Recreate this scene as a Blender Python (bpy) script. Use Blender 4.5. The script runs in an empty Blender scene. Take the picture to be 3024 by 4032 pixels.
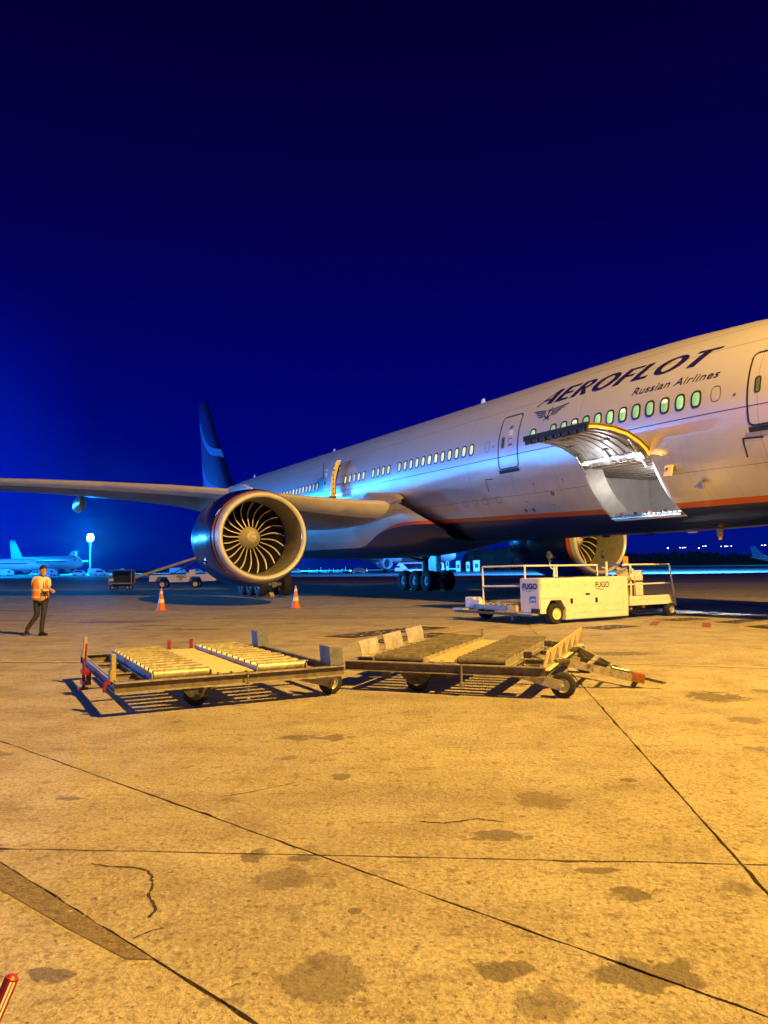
import bpy, bmesh, math, random
from mathutils import Vector, Matrix
random.seed(7)
R = math.radians
sin, cos, pi = math.sin, math.cos, math.pi
scene = bpy.context.scene
col = scene.collection

# ------------------------------------------------------------------ camera
CAM_H = 1.62
PITCH, ROLL, FPX = 0.0722, 0.0117, 3021.5
cd = bpy.data.cameras.new('camera'); cam = bpy.data.objects.new('camera', cd); col.objects.link(cam)
cd.sensor_fit = 'VERTICAL'; cd.sensor_height = 24.0; cd.lens = FPX / 4032 * 24.0
cd.clip_start = 0.05; cd.clip_end = 9000
_f = Vector((0, cos(PITCH), sin(PITCH))); _r = Vector((1, 0, 0)); _u = Vector((0, -sin(PITCH), cos(PITCH)))
r2 = _r * cos(ROLL) - _u * sin(ROLL); u2 = _r * sin(ROLL) + _u * cos(ROLL)
cam.matrix_world = Matrix(((r2.x, u2.x, -_f.x, 0), (r2.y, u2.y, -_f.y, 0), (r2.z, u2.z, -_f.z, CAM_H), (0, 0, 0, 1)))
scene.camera = cam

# ------------------------------------------------------------------ night sky
world = bpy.data.worlds.new('World'); scene.world = world; world.use_nodes = True
nt = world.node_tree; N = nt.nodes; L = nt.links
bg = N['Background']
tc = N.new('ShaderNodeTexCoord'); sep = N.new('ShaderNodeSeparateXYZ'); L.new(tc.outputs['Generated'], sep.inputs[0])
ramp = N.new('ShaderNodeValToRGB'); L.new(sep.outputs['Z'], ramp.inputs[0])
cr = ramp.color_ramp
cr.elements[0].position = 0.0; cr.elements[0].color = (0.0, 0.010, 0.25, 1)
cr.elements[1].position = 1.0; cr.elements[1].color = (0.0012, 0.0, 0.012, 1)
for p, c in ((0.06, (0.0, 0.003, 0.26)), (0.16, (0.0, 0.0008, 0.205)), (0.30, (0.0006, 0.0, 0.130)), (0.45, (0.0012, 0.0, 0.066)), (0.62, (0.0018, 0.0, 0.030))):
    e = cr.elements.new(p); e.color = (*c, 1)
# west sky glow, boosted beyond the left frame edge to reflect blue in the hull
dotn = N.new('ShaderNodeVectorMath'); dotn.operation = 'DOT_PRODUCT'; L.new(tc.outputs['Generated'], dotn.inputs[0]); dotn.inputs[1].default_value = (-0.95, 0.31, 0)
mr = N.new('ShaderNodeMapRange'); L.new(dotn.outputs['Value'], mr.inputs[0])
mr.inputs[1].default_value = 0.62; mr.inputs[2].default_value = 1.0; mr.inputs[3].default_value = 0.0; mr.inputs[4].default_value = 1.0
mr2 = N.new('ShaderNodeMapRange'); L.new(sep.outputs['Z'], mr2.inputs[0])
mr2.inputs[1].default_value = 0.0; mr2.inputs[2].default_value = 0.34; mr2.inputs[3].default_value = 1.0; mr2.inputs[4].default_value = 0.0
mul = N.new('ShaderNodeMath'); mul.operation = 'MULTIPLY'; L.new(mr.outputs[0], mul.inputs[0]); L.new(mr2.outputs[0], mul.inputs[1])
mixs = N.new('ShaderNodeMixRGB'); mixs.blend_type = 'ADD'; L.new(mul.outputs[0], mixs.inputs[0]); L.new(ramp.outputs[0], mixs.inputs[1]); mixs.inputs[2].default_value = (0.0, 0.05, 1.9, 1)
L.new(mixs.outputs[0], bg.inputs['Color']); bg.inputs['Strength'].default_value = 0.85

# ------------------------------------------------------------------ floodlights (apron lighting) and added fill lamps
def spot(name, loc, target, power, colr, angle, size=0.35, blend=0.4):
    ld = bpy.data.lights.new(name, 'SPOT'); ld.energy = power; ld.color = colr; ld.spot_size = R(angle); ld.spot_blend = blend; ld.shadow_soft_size = size
    o = bpy.data.objects.new(name, ld); col.objects.link(o); o.location = loc
    o.rotation_euler = (Vector(target) - Vector(loc)).to_track_quat('-Z', 'Y').to_euler()
    return o
def point(name, loc, power, colr, size=0.1):
    ld = bpy.data.lights.new(name, 'POINT'); ld.energy = power; ld.color = colr; ld.shadow_soft_size = size
    o = bpy.data.objects.new(name, ld); col.objects.link(o); o.location = loc
    return o
WARM = (1.0, 0.55, 0.095)
MAST_WARM = (12.5, 1.5, 19.5)
MAST_FAR = (-152.5, 398.0, 17.6)
WEST_MASTS = [(-168.0, 30.0, 7.0), (-176.0, 78.0, 12.0), (-150.0, 128.0, 6.0), (-182.0, 176.0, 10.0), (-166.0, 232.0, 8.0)]
COLD = (0.03, 0.34, 1.0)
spot('warm_floodlight_lamp', MAST_WARM, (0.0, 16.0, 0.0), 88000, WARM, 165, 0.22, 0.25)
for _m in WEST_MASTS: spot('west_hull_fill_lamp', (_m[0] + 1.2, _m[1], _m[2] + .2), (-6.0, 56.0, 5.0), 4.4e5, COLD, 23, 1.3, .7)  # unseen added row, narrow beams put blue light on the hull only
point('far_floodlight_glow', (MAST_FAR[0], MAST_FAR[1] - 2.6, MAST_FAR[2] + 1.5), 3.0e5, (0.0, 0.28, 1.0), 1.4)
spot('far_floodlight_lamp', (MAST_FAR[0], MAST_FAR[1] - 1.8, MAST_FAR[2] - .6), (MAST_FAR[0], MAST_FAR[1] - 1.8, 0), 1.2e6, (0.0, 0.27, 1.0), 156, 1.0, .1)
for _x, _y in ((-300.0, 420.0), (-60.0, 520.0), (60.0, 620.0), (-128.0, 262.0), (-175.0, 330.0)): spot('far_apron_fill_lamp', (_x, _y, 20.0), (_x, _y, 0), 3e6 if _y > 400 else 1.2e5, (0.0, 0.24, 1.0), 160, 1.0, .2)  # added lamps without masts, brighten the far apron and parked airliners
spot('mid_airliner_fill_lamp', (60.0, 120.0, 25.0), (25.0, 260.0, 0.0), 2.2e6, (0.03, 0.26, 1.0), 120, 1.0, 0.6)  # added lamp with no terminal behind it, brightens the middle distant airliner
spot('east_fill_lamp', (330.0, 470.0, 25.0), (250.0, 620.0, 0.0), 3.5e6, (0.02, 0.40, 1.0), 130, 1.0, 0.6)  # added unseen lamp, brightens the far right airliner and apron

HAZE = 0.00005
scene.view_settings.view_transform = 'Standard'; scene.view_settings.look = 'None'
scene.view_settings.exposure = 0.0; scene.view_settings.gamma = 1.0; scene.view_settings.use_curve_mapping = False
scene.cycles.max_bounces = 6; scene.cycles.sample_clamp_indirect = 4.0; scene.cycles.use_denoising = True

# ------------------------------------------------------------------ helpers
def tag(o, label=None, cat=None, group=None, kind=None):
    if label: o['label'] = label
    if cat: o['category'] = cat
    if group: o['group'] = group
    if kind: o['kind'] = kind
    return o
def empty(name, loc=(0, 0, 0), rz=0.0):
    o = bpy.data.objects.new(name, None); col.objects.link(o); o.location = loc; o.rotation_euler = (0, 0, rz); o.empty_display_size = 0.2
    return o
def frame_of(d):
    d = Vector(d).normalized()
    a = Vector((0, 0, 1)) if abs(d.z) < 0.95 else Vector((1, 0, 0))
    x = d.cross(a).normalized(); y = x.cross(d).normalized()
    return x, y, d
class MB:
    def __init__(s): s.v = []; s.f = []; s.m = []; s.mi = 0
    def add(s, vs, fs):
        b = len(s.v); s.v += [tuple(v) for v in vs]
        for f in fs: s.f.append(tuple(i + b for i in f)); s.m.append(s.mi)
        return s
    def quad(s, a, b, c, d): return s.add([a, b, c, d], [(0, 1, 2, 3)])
    def box(s, c, d, rz=0.0, M=None):
        vs = []
        for x in (-.5, .5):
            for y in (-.5, .5):
                for z in (-.5, .5):
                    v = Vector((x * d[0], y * d[1], z * d[2]))
                    if M: v = M @ v
                    if rz: v = Matrix.Rotation(rz, 3, 'Z') @ v
                    vs.append(v + Vector(c))
        return s.add(vs, [(0, 1, 3, 2), (4, 6, 7, 5), (0, 4, 5, 1), (2, 3, 7, 6), (0, 2, 6, 4), (1, 5, 7, 3)])
    def bar(s, p, q, w, h=None, up=None):
        p = Vector(p); q = Vector(q); h = h or w
        d = (q - p).normalized(); a = Vector(up) if up else (Vector((0, 0, 1)) if abs(d.z) < .95 else Vector((1, 0, 0)))
        x = d.cross(a).normalized(); y = x.cross(d).normalized()
        vs = [e + x * sx * w / 2 + y * sy * h / 2 for e in (p, q) for sx in (-1, 1) for sy in (-1, 1)]
        return s.add(vs, [(0, 1, 3, 2), (4, 6, 7, 5), (0, 4, 5, 1), (2, 3, 7, 6), (0, 2, 6, 4), (1, 5, 7, 3)])
    def cyl(s, p, q, r, r2=None, n=12, caps=True):
        p = Vector(p); q = Vector(q); r2 = r if r2 is None else r2
        x, y, d = frame_of(q - p); vs = []
        for e, rr in ((p, r), (q, r2)):
            for i in range(n):
                a = 2 * pi * i / n; vs.append(e + x * cos(a) * rr + y * sin(a) * rr)
        fs = [(i, (i + 1) % n, n + (i + 1) % n, n + i) for i in range(n)]
        if caps: fs += [tuple(range(n))[::-1], tuple(range(n, 2 * n))]
        return s.add(vs, fs)
    def tube(s, pts, r, n=8):
        for a, b in zip(pts[:-1], pts[1:]): s.cyl(a, b, r, n=n)
        return s
    def lathe(s, prof, o=(0, 0, 0), axis=(1, 0, 0), n=32, sy=1.0, sz=1.0):
        x, y, d = frame_of(axis)
        if abs(Vector(axis).x) > .9: x, y, d = Vector((0, 1, 0)), Vector((0, 0, 1)), Vector((1, 0, 0))
        o = Vector(o); vs = []
        for (t, r) in prof:
            for i in range(n):
                a = 2 * pi * i / n; vs.append(o + d * t + x * cos(a) * r * sy + y * sin(a) * r * sz)
        fs = []
        for j in range(len(prof) - 1):
            for i in range(n):
                fs.append((j * n + i, j * n + (i + 1) % n, (j + 1) * n + (i + 1) % n, (j + 1) * n + i))
        return s.add(vs, fs)
    def loft(s, rings, close=True, cap=False):
        n = len(rings[0]); vs = [p for r_ in rings for p in r_]; fs = []
        for j in range(len(rings) - 1):
            for i in range(n if close else n - 1):
                fs.append((j * n + i, j * n + (i + 1) % n, (j + 1) * n + (i + 1) % n, (j + 1) * n + i))
        if cap: fs += [tuple(range(n))[::-1], tuple(range((len(rings) - 1) * n, len(rings) * n))]
        return s.add(vs, fs)
    def prism(s, poly, off):
        n = len(poly); vs = [Vector(p) for p in poly] + [Vector(p) + Vector(off) for p in poly]
        fs = [tuple(range(n))[::-1], tuple(range(n, 2 * n))] + [(i, (i + 1) % n, n + (i + 1) % n, n + i) for i in range(n)]
        return s.add(vs, fs)
    def mesh(s, name, mats, smooth=False):
        me = bpy.data.meshes.new(name); me.from_pydata(s.v, [], s.f)
        if not isinstance(mats, (list, tuple)): mats = [mats]
        for m in mats: me.materials.append(m)
        if len(mats) > 1:
            for p, i in zip(me.polygons, s.m): p.material_index = i
        bm = bmesh.new(); bm.from_mesh(me); bmesh.ops.recalc_face_normals(bm, faces=bm.faces); bm.to_mesh(me); bm.free()
        if smooth:
            for p in me.polygons: p.use_smooth = True
            try: me.set_sharp_from_angle(angle=R(40))
            except Exception: pass
        return me
    def build(s, name, mats, parent=None, smooth=False, bevel=0.0):
        o = bpy.data.objects.new(name, s.mesh(name, mats, smooth)); col.objects.link(o)
        if parent: o.parent = parent
        if bevel:
            b = o.modifiers.new('bevel', 'BEVEL'); b.width = bevel; b.segments = 2; b.limit_method = 'ANGLE'
        return o
def inst(name, me, parent, loc=(0, 0, 0), rot=(0, 0, 0)):
    o = bpy.data.objects.new(name, me); col.objects.link(o); o.parent = parent; o.location = loc; o.rotation_euler = rot
    return o
def copy_tree(o, parent=None):
    c = o.copy(); col.objects.link(c)
    if parent: c.parent = parent
    for ch in list(o.children): copy_tree(ch, c)
    return c

# ------------------------------------------------------------------ materials
def mat(name, c, rough=0.5, metal=0.0, var=0.2, scale=4.0, bump=0.0, bscale=30.0, dirt=None, dirt_amt=0.0, coat=0.0):
    m = bpy.data.materials.new(name); m.use_nodes = True; n = m.node_tree.nodes; l = m.node_tree.links
    b = n['Principled BSDF']; b.inputs['Roughness'].default_value = rough; b.inputs['Metallic'].default_value = metal
    if coat: b.inputs['Coat Weight'].default_value = coat; b.inputs['Coat Roughness'].default_value = 0.08
    t = n.new('ShaderNodeTexCoord'); no = n.new('ShaderNodeTexNoise'); no.inputs['Scale'].default_value = scale; no.inputs['Detail'].default_value = 6
    l.new(t.outputs['Object'], no.inputs['Vector'])
    rp = n.new('ShaderNodeValToRGB'); l.new(no.outputs['Fac'], rp.inputs[0])
    rp.color_ramp.elements[0].position = 0.3; rp.color_ramp.elements[1].position = 0.7
    rp.color_ramp.elements[0].color = (*[x * (1 - var) for x in c], 1); rp.color_ramp.elements[1].color = (*[min(1, x * (1 + var * .6)) for x in c], 1)
    out = rp.outputs[0]
    if dirt:
        n2 = n.new('ShaderNodeTexNoise'); n2.inputs['Scale'].default_value = scale * 2.7; n2.inputs['Detail'].default_value = 8; n2.inputs['Roughness'].default_value = 0.7
        l.new(t.outputs['Object'], n2.inputs['Vector'])
        r3 = n.new('ShaderNodeMapRange'); l.new(n2.outputs['Fac'], r3.inputs[0]); r3.inputs[1].default_value = 0.62 - dirt_amt * .3; r3.inputs[2].default_value = 0.72
        mx = n.new('ShaderNodeMixRGB'); l.new(r3.outputs[0], mx.inputs[0]); l.new(out, mx.inputs[1]); mx.inputs[2].default_value = (*dirt, 1); out = mx.outputs[0]
    l.new(out, b.inputs['Base Color'])
    if bump:
        n3 = n.new('ShaderNodeTexNoise'); n3.inputs['Scale'].default_value = bscale; n3.inputs['Detail'].default_value = 5; l.new(t.outputs['Object'], n3.inputs['Vector'])
        bp = n.new('ShaderNodeBump'); bp.inputs['Strength'].default_value = bump; bp.inputs['Distance'].default_value = 0.02
        l.new(n3.outputs['Fac'], bp.inputs['Height']); l.new(bp.outputs[0], b.inputs['Normal'])
    return m
def emit(name, c, s):
    m = bpy.data.materials.new(name); m.use_nodes = True; n = m.node_tree.nodes; l = m.node_tree.links
    b = n['Principled BSDF']; b.inputs['Base Color'].default_value = (*[x * .5 for x in c], 1); b.inputs['Emission Color'].default_value = (*c, 1); b.inputs['Emission Strength'].default_value = s
    return m
class NB:   # tiny node-math helper
    def __init__(s, m): s.n = m.node_tree.nodes; s.l = m.node_tree.links
    def math(s, op, a, b=0.0, clamp=False):
        x = s.n.new('ShaderNodeMath'); x.operation = op; x.use_clamp = clamp
        for i, v in ((0, a), (1, b)):
            if isinstance(v, (int, float)): x.inputs[i].default_value = v
            else: s.l.new(v, x.inputs[i])
        return x.outputs[0]
    def rng(s, v, a, b, c=0.0, d=1.0, smooth=False):
        x = s.n.new('ShaderNodeMapRange'); s.l.new(v, x.inputs[0])
        if smooth: x.interpolation_type = 'SMOOTHSTEP'
        for i, q in ((1, a), (2, b), (3, c), (4, d)): x.inputs[i].default_value = q
        return x.outputs[0]
    def mix(s, f, a, b, mode='MIX'):
        x = s.n.new('ShaderNodeMixRGB'); x.blend_type = mode
        for i, v in ((0, f), (1, a), (2, b)):
            if isinstance(v, (int, float)): x.inputs[i].default_value = v
            elif isinstance(v, tuple): x.inputs[i].default_value = (*v, 1)
            else: s.l.new(v, x.inputs[i])
        return x.outputs[0]
    def noise(s, vec, scale, detail=4, rough=.5):
        x = s.n.new('ShaderNodeTexNoise'); x.inputs['Scale'].default_value = scale; x.inputs['Detail'].default_value = detail; x.inputs['Roughness'].default_value = rough
        s.l.new(vec, x.inputs['Vector']); return x.outputs['Fac']

NAVY = (0.006, 0.010, 0.075)
ORANGE = (0.62, 0.10, 0.015)
SILVER = (0.72, 0.70, 0.68)
def hull_material():
    m = bpy.data.materials.new('hull_paint'); m.use_nodes = True; k = NB(m); n, l = k.n, k.l
    b = n['Principled BSDF']; t = n.new('ShaderNodeTexCoord'); sp = n.new('ShaderNodeSeparateXYZ'); l.new(t.outputs['Object'], sp.inputs[0])
    X, Y, Z = sp.outputs
    top = k.rng(X, 3.0, 13.0, -2.13, -2.33)
    drop = k.rng(X, 0.5, -5.5, 0.0, 1.05, True)
    rise = k.rng(X, -16.0, -24.0, 0.0, 1.05, True)
    late = k.rng(X, -24.0, -47.0, 0.0, 3.2)
    top2 = k.math('ADD', k.math('ADD', k.math('SUBTRACT', top, drop), rise), late)
    isor = k.math('LESS_THAN', Z, top2); bot = k.math('SUBTRACT', top2, k.rng(X, -2.2, -0.2, 0.0, 0.155)); isnv = k.math('LESS_THAN', Z, bot)
    nz = k.noise(t.outputs['Object'], 0.6, 6); nz2 = k.noise(t.outputs['Object'], 9.0, 5, .65)
    mp = n.new('ShaderNodeMapping'); l.new(t.outputs['Object'], mp.inputs[0]); mp.inputs['Scale'].default_value = (3.5, 0.6, 0.35)
    streak = k.noise(mp.outputs[0], 1.6, 6, .6)
    base = k.mix(k.rng(nz, .3, .7), tuple(x * .93 for x in SILVER), SILVER)
    base = k.mix(k.math('MULTIPLY', k.rng(streak, .52, .75), k.rng(Z, 0.0, -1.6, 0.0, 0.22)), base, (0.20, 0.17, 0.13))
    base = k.mix(k.rng(nz2, .60, .85, 0, .05), base, (0.22, 0.2, 0.18))
    # skin lap joints and frame butt joints, hairline dark
    def hair(v, c, w): return k.math('LESS_THAN', k.math('ABSOLUTE', k.math('SUBTRACT', v, c)), w)
    lines = hair(Z, -0.09, 0.016)
    for z in (2.35, 1.75, -1.55): lines = k.math('MAXIMUM', lines, k.math('MULTIPLY', hair(Z, z, 0.009), 0.6))
    fr = k.math('LESS_THAN', k.math('ABSOLUTE', k.math('SUBTRACT', k.math('MODULO', k.math('ADD', X, 100.0), 6.4), 3.2)), 0.009)
    lines = k.math('MAXIMUM', lines, k.math('MULTIPLY', fr, 0.45))
    base = k.mix(k.math('MULTIPLY', lines, 0.9), base, (0.03, 0.03, 0.04))
    c1 = k.mix(isor, base, ORANGE); c2 = k.mix(isnv, c1, NAVY)
    l.new(c2, b.inputs['Base Color'])
    b.inputs['Roughness'].default_value = 0.35; l.new(k.math('MULTIPLY', k.math('SUBTRACT', 1.0, isor), 0.48), b.inputs['Metallic'])
    b.inputs['Coat Weight'].default_value = 0.45; b.inputs['Coat Roughness'].default_value = 0.10
    bp = n.new('ShaderNodeBump'); bp.inputs['Strength'].default_value = 0.06; bp.inputs['Distance'].default_value = 0.05
    l.new(k.noise(t.outputs['Object'], 1.1, 2), bp.inputs['Height']); l.new(bp.outputs[0], b.inputs['Normal'])
    return m
M_hull = hull_material()
M_navy = mat('navy_paint', NAVY, .22, 0, .2, 1.5, coat=.1)
M_orange = mat('orange_paint', ORANGE, .3, 0, .15, 3)
M_wing = mat('wing_grey_paint', (.30, .29, .27), .38, .15, .22, .8, dirt=(.12, .11, .09), dirt_amt=.25)
M_le = mat('polished_leading_edge', (.86, .84, .80), .28, .10, .10, 2)
M_lip = mat('engine_lip_metal', (.88, .87, .84), .34, .25, .08, 3)  # polished lip, whitened so its colour carries the ring highlight
M_band = mat('nacelle_band_silver', (.50, .49, .50), .38, .1, .1, 3)
M_duct = mat('inlet_liner', (.30, .285, .26), .45, .15, .2, 5)
M_black = mat('black_rubber', (.018, .018, .02), .7, 0, .3, 12)
M_darkmetal = mat('dark_metal', (.045, .045, .05), .45, .5, .35, 8)
M_steel = mat('steel', (.42, .41, .38), .35, .8, .25, 9)
M_blade = mat('fan_blade_dark', (.006, .006, .008), .6, 0, .2, 6)
M_bladeedge = mat('fan_blade_edge', (.62, .59, .52), .4, .1, .1, 6)
M_spin = mat('spinner_paint', (.62, .57, .47), .45, .1, .15, 8)
M_whitep = mat('white_paint', (.78, .77, .72), .35, 0, .08, 4)
M_text = mat('livery_ink', (.012, .010, .095), .3, 0, .1, 3)
M_ink = mat('black_ink', (.015, .015, .02), .5, 0, .1, 3)
M_tyre = mat('tyre_rubber', (.022, .021, .021), .85, 0, .35, 14, bump=.3, bscale=40)
M_rim = mat('wheel_rim', (.5, .5, .5), .4, .5, .2, 8)
def window_mat(name, c0, c1, st):
    m = emit(name, c0, st); k = NB(m); b = k.n['Principled BSDF']; oi = k.n.new('ShaderNodeObjectInfo'); t = k.n.new('ShaderNodeTexCoord'); sp = k.n.new('ShaderNodeSeparateXYZ'); k.l.new(t.outputs['Generated'], sp.inputs[0])
    w = k.math('ADD', k.math('MULTIPLY', sp.outputs[0], .55), k.math('MULTIPLY', k.noise(t.outputs['Object'], 5.0, 3, .6), .6)); k.l.new(k.mix(k.rng(w, .35, .85), c0, c1), b.inputs['Emission Color'])
    k.l.new(k.rng(oi.outputs['Random'], 0, 1, st * .55, st * 1.1), b.inputs['Emission Strength']); return m
M_win = window_mat('cabin_window_light', (.20, .50, .16), (.70, .95, .50), .95)
M_win2 = window_mat('cabin_window_light_pale', (.50, .55, .30), (.95, 1.0, .78), 1.1)
M_winfar = emit('distant_window_light', (0.25, 0.65, 1.0), 2.2)

# ------------------------------------------------------------------ text helper
def text_polys(s, size=1.0, shear=0.0, xs=1.0, bold=0.0, spacing=1.0):
    c = bpy.data.curves.new('t', 'FONT'); c.body = s; c.size = size; c.shear = shear; c.offset = bold; c.space_character = spacing; c.resolution_u = 5; c.fill_mode = 'BOTH'
    o = bpy.data.objects.new('t', c); col.objects.link(o)
    bpy.context.view_layer.update()
    me = bpy.data.meshes.new_from_object(o); bpy.data.objects.remove(o)
    vs = [(v.co.x * xs, v.co.y) for v in me.vertices]; fs = [tuple(p.vertices) for p in me.polygons]
    bpy.data.meshes.remove(me); bpy.data.curves.remove(c)
    return vs, fs
def flat_text(name, s, origin, xdir, ydir, size, material, parent, off=0.004, **kw):
    vs, fs = text_polys(s, size, **kw); xd = Vector(xdir).normalized(); yd = Vector(ydir).normalized(); nn = xd.cross(yd)
    m = MB(); m.add([Vector(origin) + xd * a + yd * b + nn * off for a, b in vs], fs)
    me = bpy.data.meshes.new(name); me.from_pydata(m.v, [], m.f); me.materials.append(material)
    o = bpy.data.objects.new(name, me); col.objects.link(o); o.parent = parent
    return o

# ================================================================== GROUND
def ground_material():
    m = bpy.data.materials.new('concrete_apron'); m.use_nodes = True; k = NB(m); n, l = k.n, k.l
    b = n['Principled BSDF']; g = n.new('ShaderNodeNewGeometry'); P = g.outputs['Position']
    sp = n.new('ShaderNodeSeparateXYZ'); l.new(P, sp.inputs[0]); X, Y = sp.outputs[0], sp.outputs[1]
    big = k.noise(P, .22, 5, .6); mid = k.noise(P, 1.6, 6, .62); fine = k.noise(P, 26, 6, .75); grit = k.noise(P, 110, 3, .7)
    base = k.mix(k.rng(big, .3, .72), (.43, .385, .275), (.60, .55, .39))
    base = k.mix(k.rng(mid, .42, .70, 0, .70), base, (.26, .21, .15))
    base = k.mix(k.rng(mid, .40, .24, 0, .5), base, (.60, .55, .42))
    base = k.mix(k.rng(fine, .50, .66, 0, .80), base, (.15, .115, .075))
    base = k.mix(k.rng(fine, .44, .26, 0, .65), base, (.74, .68, .52))
    base = k.mix(k.rng(grit, .56, .72, 0, .6), base, (.12, .09, .06))
    # long tyre-borne smears lying across the apron
    mp = n.new('ShaderNodeMapping'); l.new(P, mp.inputs[0]); mp.inputs['Rotation'].default_value = (0, 0, R(24)); mp.inputs['Scale'].default_value = (.16, .55, 1)
    sm = k.noise(mp.outputs[0], 1.3, 5, .6); base = k.mix(k.rng(sm, .52, .66, 0, .42), base, (.17, .14, .12))
    mp2 = n.new('ShaderNodeMapping'); l.new(P, mp2.inputs[0]); mp2.inputs['Scale'].default_value = (.5, .8, 1)
    sp2 = k.noise(mp2.outputs[0], 1.9, 4, .5); base = k.mix(k.rng(sp2, .66, .74, 0, .6), base, (.13, .11, .09))
    base = k.mix(k.rng(k.noise(P, 7.5, 3, .6), .58, .66, 0, .65), base, (.17, .135, .10))
    mp3 = n.new('ShaderNodeMapping'); l.new(P, mp3.inputs[0]); mp3.inputs['Scale'].default_value = (1.1, 1.9, 1)
    base = k.mix(k.rng(k.noise(mp3.outputs[0], 1.3, 6, .7), .58, .66, 0, .5), base, (.16, .13, .10))
    vc = n.new('ShaderNodeTexVoronoi'); vc.inputs['Scale'].default_value = 75; l.new(P, vc.inputs['Vector']); vs_ = n.new('ShaderNodeSeparateXYZ'); l.new(vc.outputs['Color'], vs_.inputs[0])
    base = k.mix(k.rng(vs_.outputs[0], .55, 1, 0, .32), base, (.20, .155, .09)); base = k.mix(k.rng(vs_.outputs[1], .6, 1, 0, .30), base, (.74, .68, .50))
    base = k.mix(k.rng(k.noise(P, 21, 2, .5), .66, .70, 0, .75), base, (.09, .07, .045))
    # oil stains
    st = [(-.87, 7.52, .17, .13), (.66, 4.76, .19, .12), (-.76, 4.48, .10, .10), (-.49, 4.42, .10, .05), (-.51, 7.48, .19, .14), (3.99, 9.51, .38, .38), (-.16, 3.76, .035, .03),
          (1.81, 5.92, .08, .05), (-2.8, 13.29, .5, .34), (-4.62, 14.79, .48, .36), (-1.38, 3.22, .10, .07), (1.02, 3.16, .25, .14), (.48, 3.21, .13, .10),
          (1.19, 3.92, .10, .09), (-2.27, 5.61, .09, .05), (-.34, 6.08, .10, .09), (1.11, 4.21, .15, .04), (-8.5, 24.5, 1.5, .55), (-5.2, 21.0, .9, .3), (4.2, 14.2, .9, .35), (-6.8, 22.6, .8, .22)]
    wob = n.new('ShaderNodeTexNoise'); wob.inputs['Scale'].default_value = 9.0; wob.inputs['Detail'].default_value = 6; l.new(P, wob.inputs['Vector'])
    wa = k.math('MULTIPLY', k.math('SUBTRACT', wob.outputs['Fac'], .5), 2.4)
    v2 = n.new('ShaderNodeTexVoronoi'); v2.voronoi_dimensions = '2D'; v2.inputs['Scale'].default_value = .75; wv = n.new('ShaderNodeVectorMath'); wv.operation = 'ADD'; sc_ = n.new('ShaderNodeVectorMath'); sc_.operation = 'SCALE'; l.new(wob.outputs['Color'], sc_.inputs[0]); sc_.inputs['Scale'].default_value = .28; l.new(P, wv.inputs[0]); l.new(sc_.outputs[0], wv.inputs[1]); l.new(wv.outputs[0], v2.inputs['Vector'])
    s2 = n.new('ShaderNodeSeparateXYZ'); l.new(v2.outputs['Color'], s2.inputs[0])
    rad = k.math('MULTIPLY', s2.outputs[0], .16)
    tot = k.math('MULTIPLY', k.math('LESS_THAN', s2.outputs[1], .6), k.rng(k.math('SUBTRACT', v2.outputs['Distance'], rad), .01, -.03, 0, .62, True))
    for (x, y, a, c) in st:
        dx = k.math('DIVIDE', k.math('SUBTRACT', X, x), a); dy = k.math('DIVIDE', k.math('SUBTRACT', Y, y), c)
        d = k.math('ADD', k.math('SQRT', k.math('ADD', k.math('MULTIPLY', dx, dx), k.math('MULTIPLY', dy, dy))), wa)
        v = k.rng(d, 1.02, .72, 0, .86, True)
        tot = k.math('MAXIMUM', tot, v)
    base = k.mix(k.math('MULTIPLY', tot, k.rng(fine, .2, .7, 1.0, .7)), base, (.085, .068, .045))
    oi = n.new('ShaderNodeObjectInfo'); base = k.mix(k.rng(oi.outputs['Random'], 0, 1, 0, .28), base, (.22, .18, .13))
    # asphalt-grey taxiway beyond the stands
    far = k.rng(k.math('ADD', Y, k.math('MULTIPLY', X, .12)), 66, 70); base = k.mix(k.math('MULTIPLY', far, .55), base, (.16, .17, .18))
    l.new(base, b.inputs['Base Color']); l.new(k.rng(mid, .3, .7, .62, .8), b.inputs['Roughness']); b.inputs['Specular IOR Level'].default_value = .35
    vo = n.new('ShaderNodeTexVoronoi'); vo.inputs['Scale'].default_value = 34; l.new(P, vo.inputs['Vector'])
    h = k.math('ADD', k.math('MULTIPLY', fine, 1.0), k.math('ADD', k.math('MULTIPLY', grit, .5), k.math('MULTIPLY', vo.outputs['Distance'], .35)))
    bp = n.new('ShaderNodeBump'); bp.inputs['Strength'].default_value = 1.0; bp.inputs['Distance'].default_value = .03
    l.new(h, bp.inputs['Height']); l.new(bp.outputs[0], b.inputs['Normal'])
    return m
M_ground = ground_material()
M_joint = mat('joint_filler', (.035, .028, .02), .9, 0, .4, 20, bump=.4, bscale=60)

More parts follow.
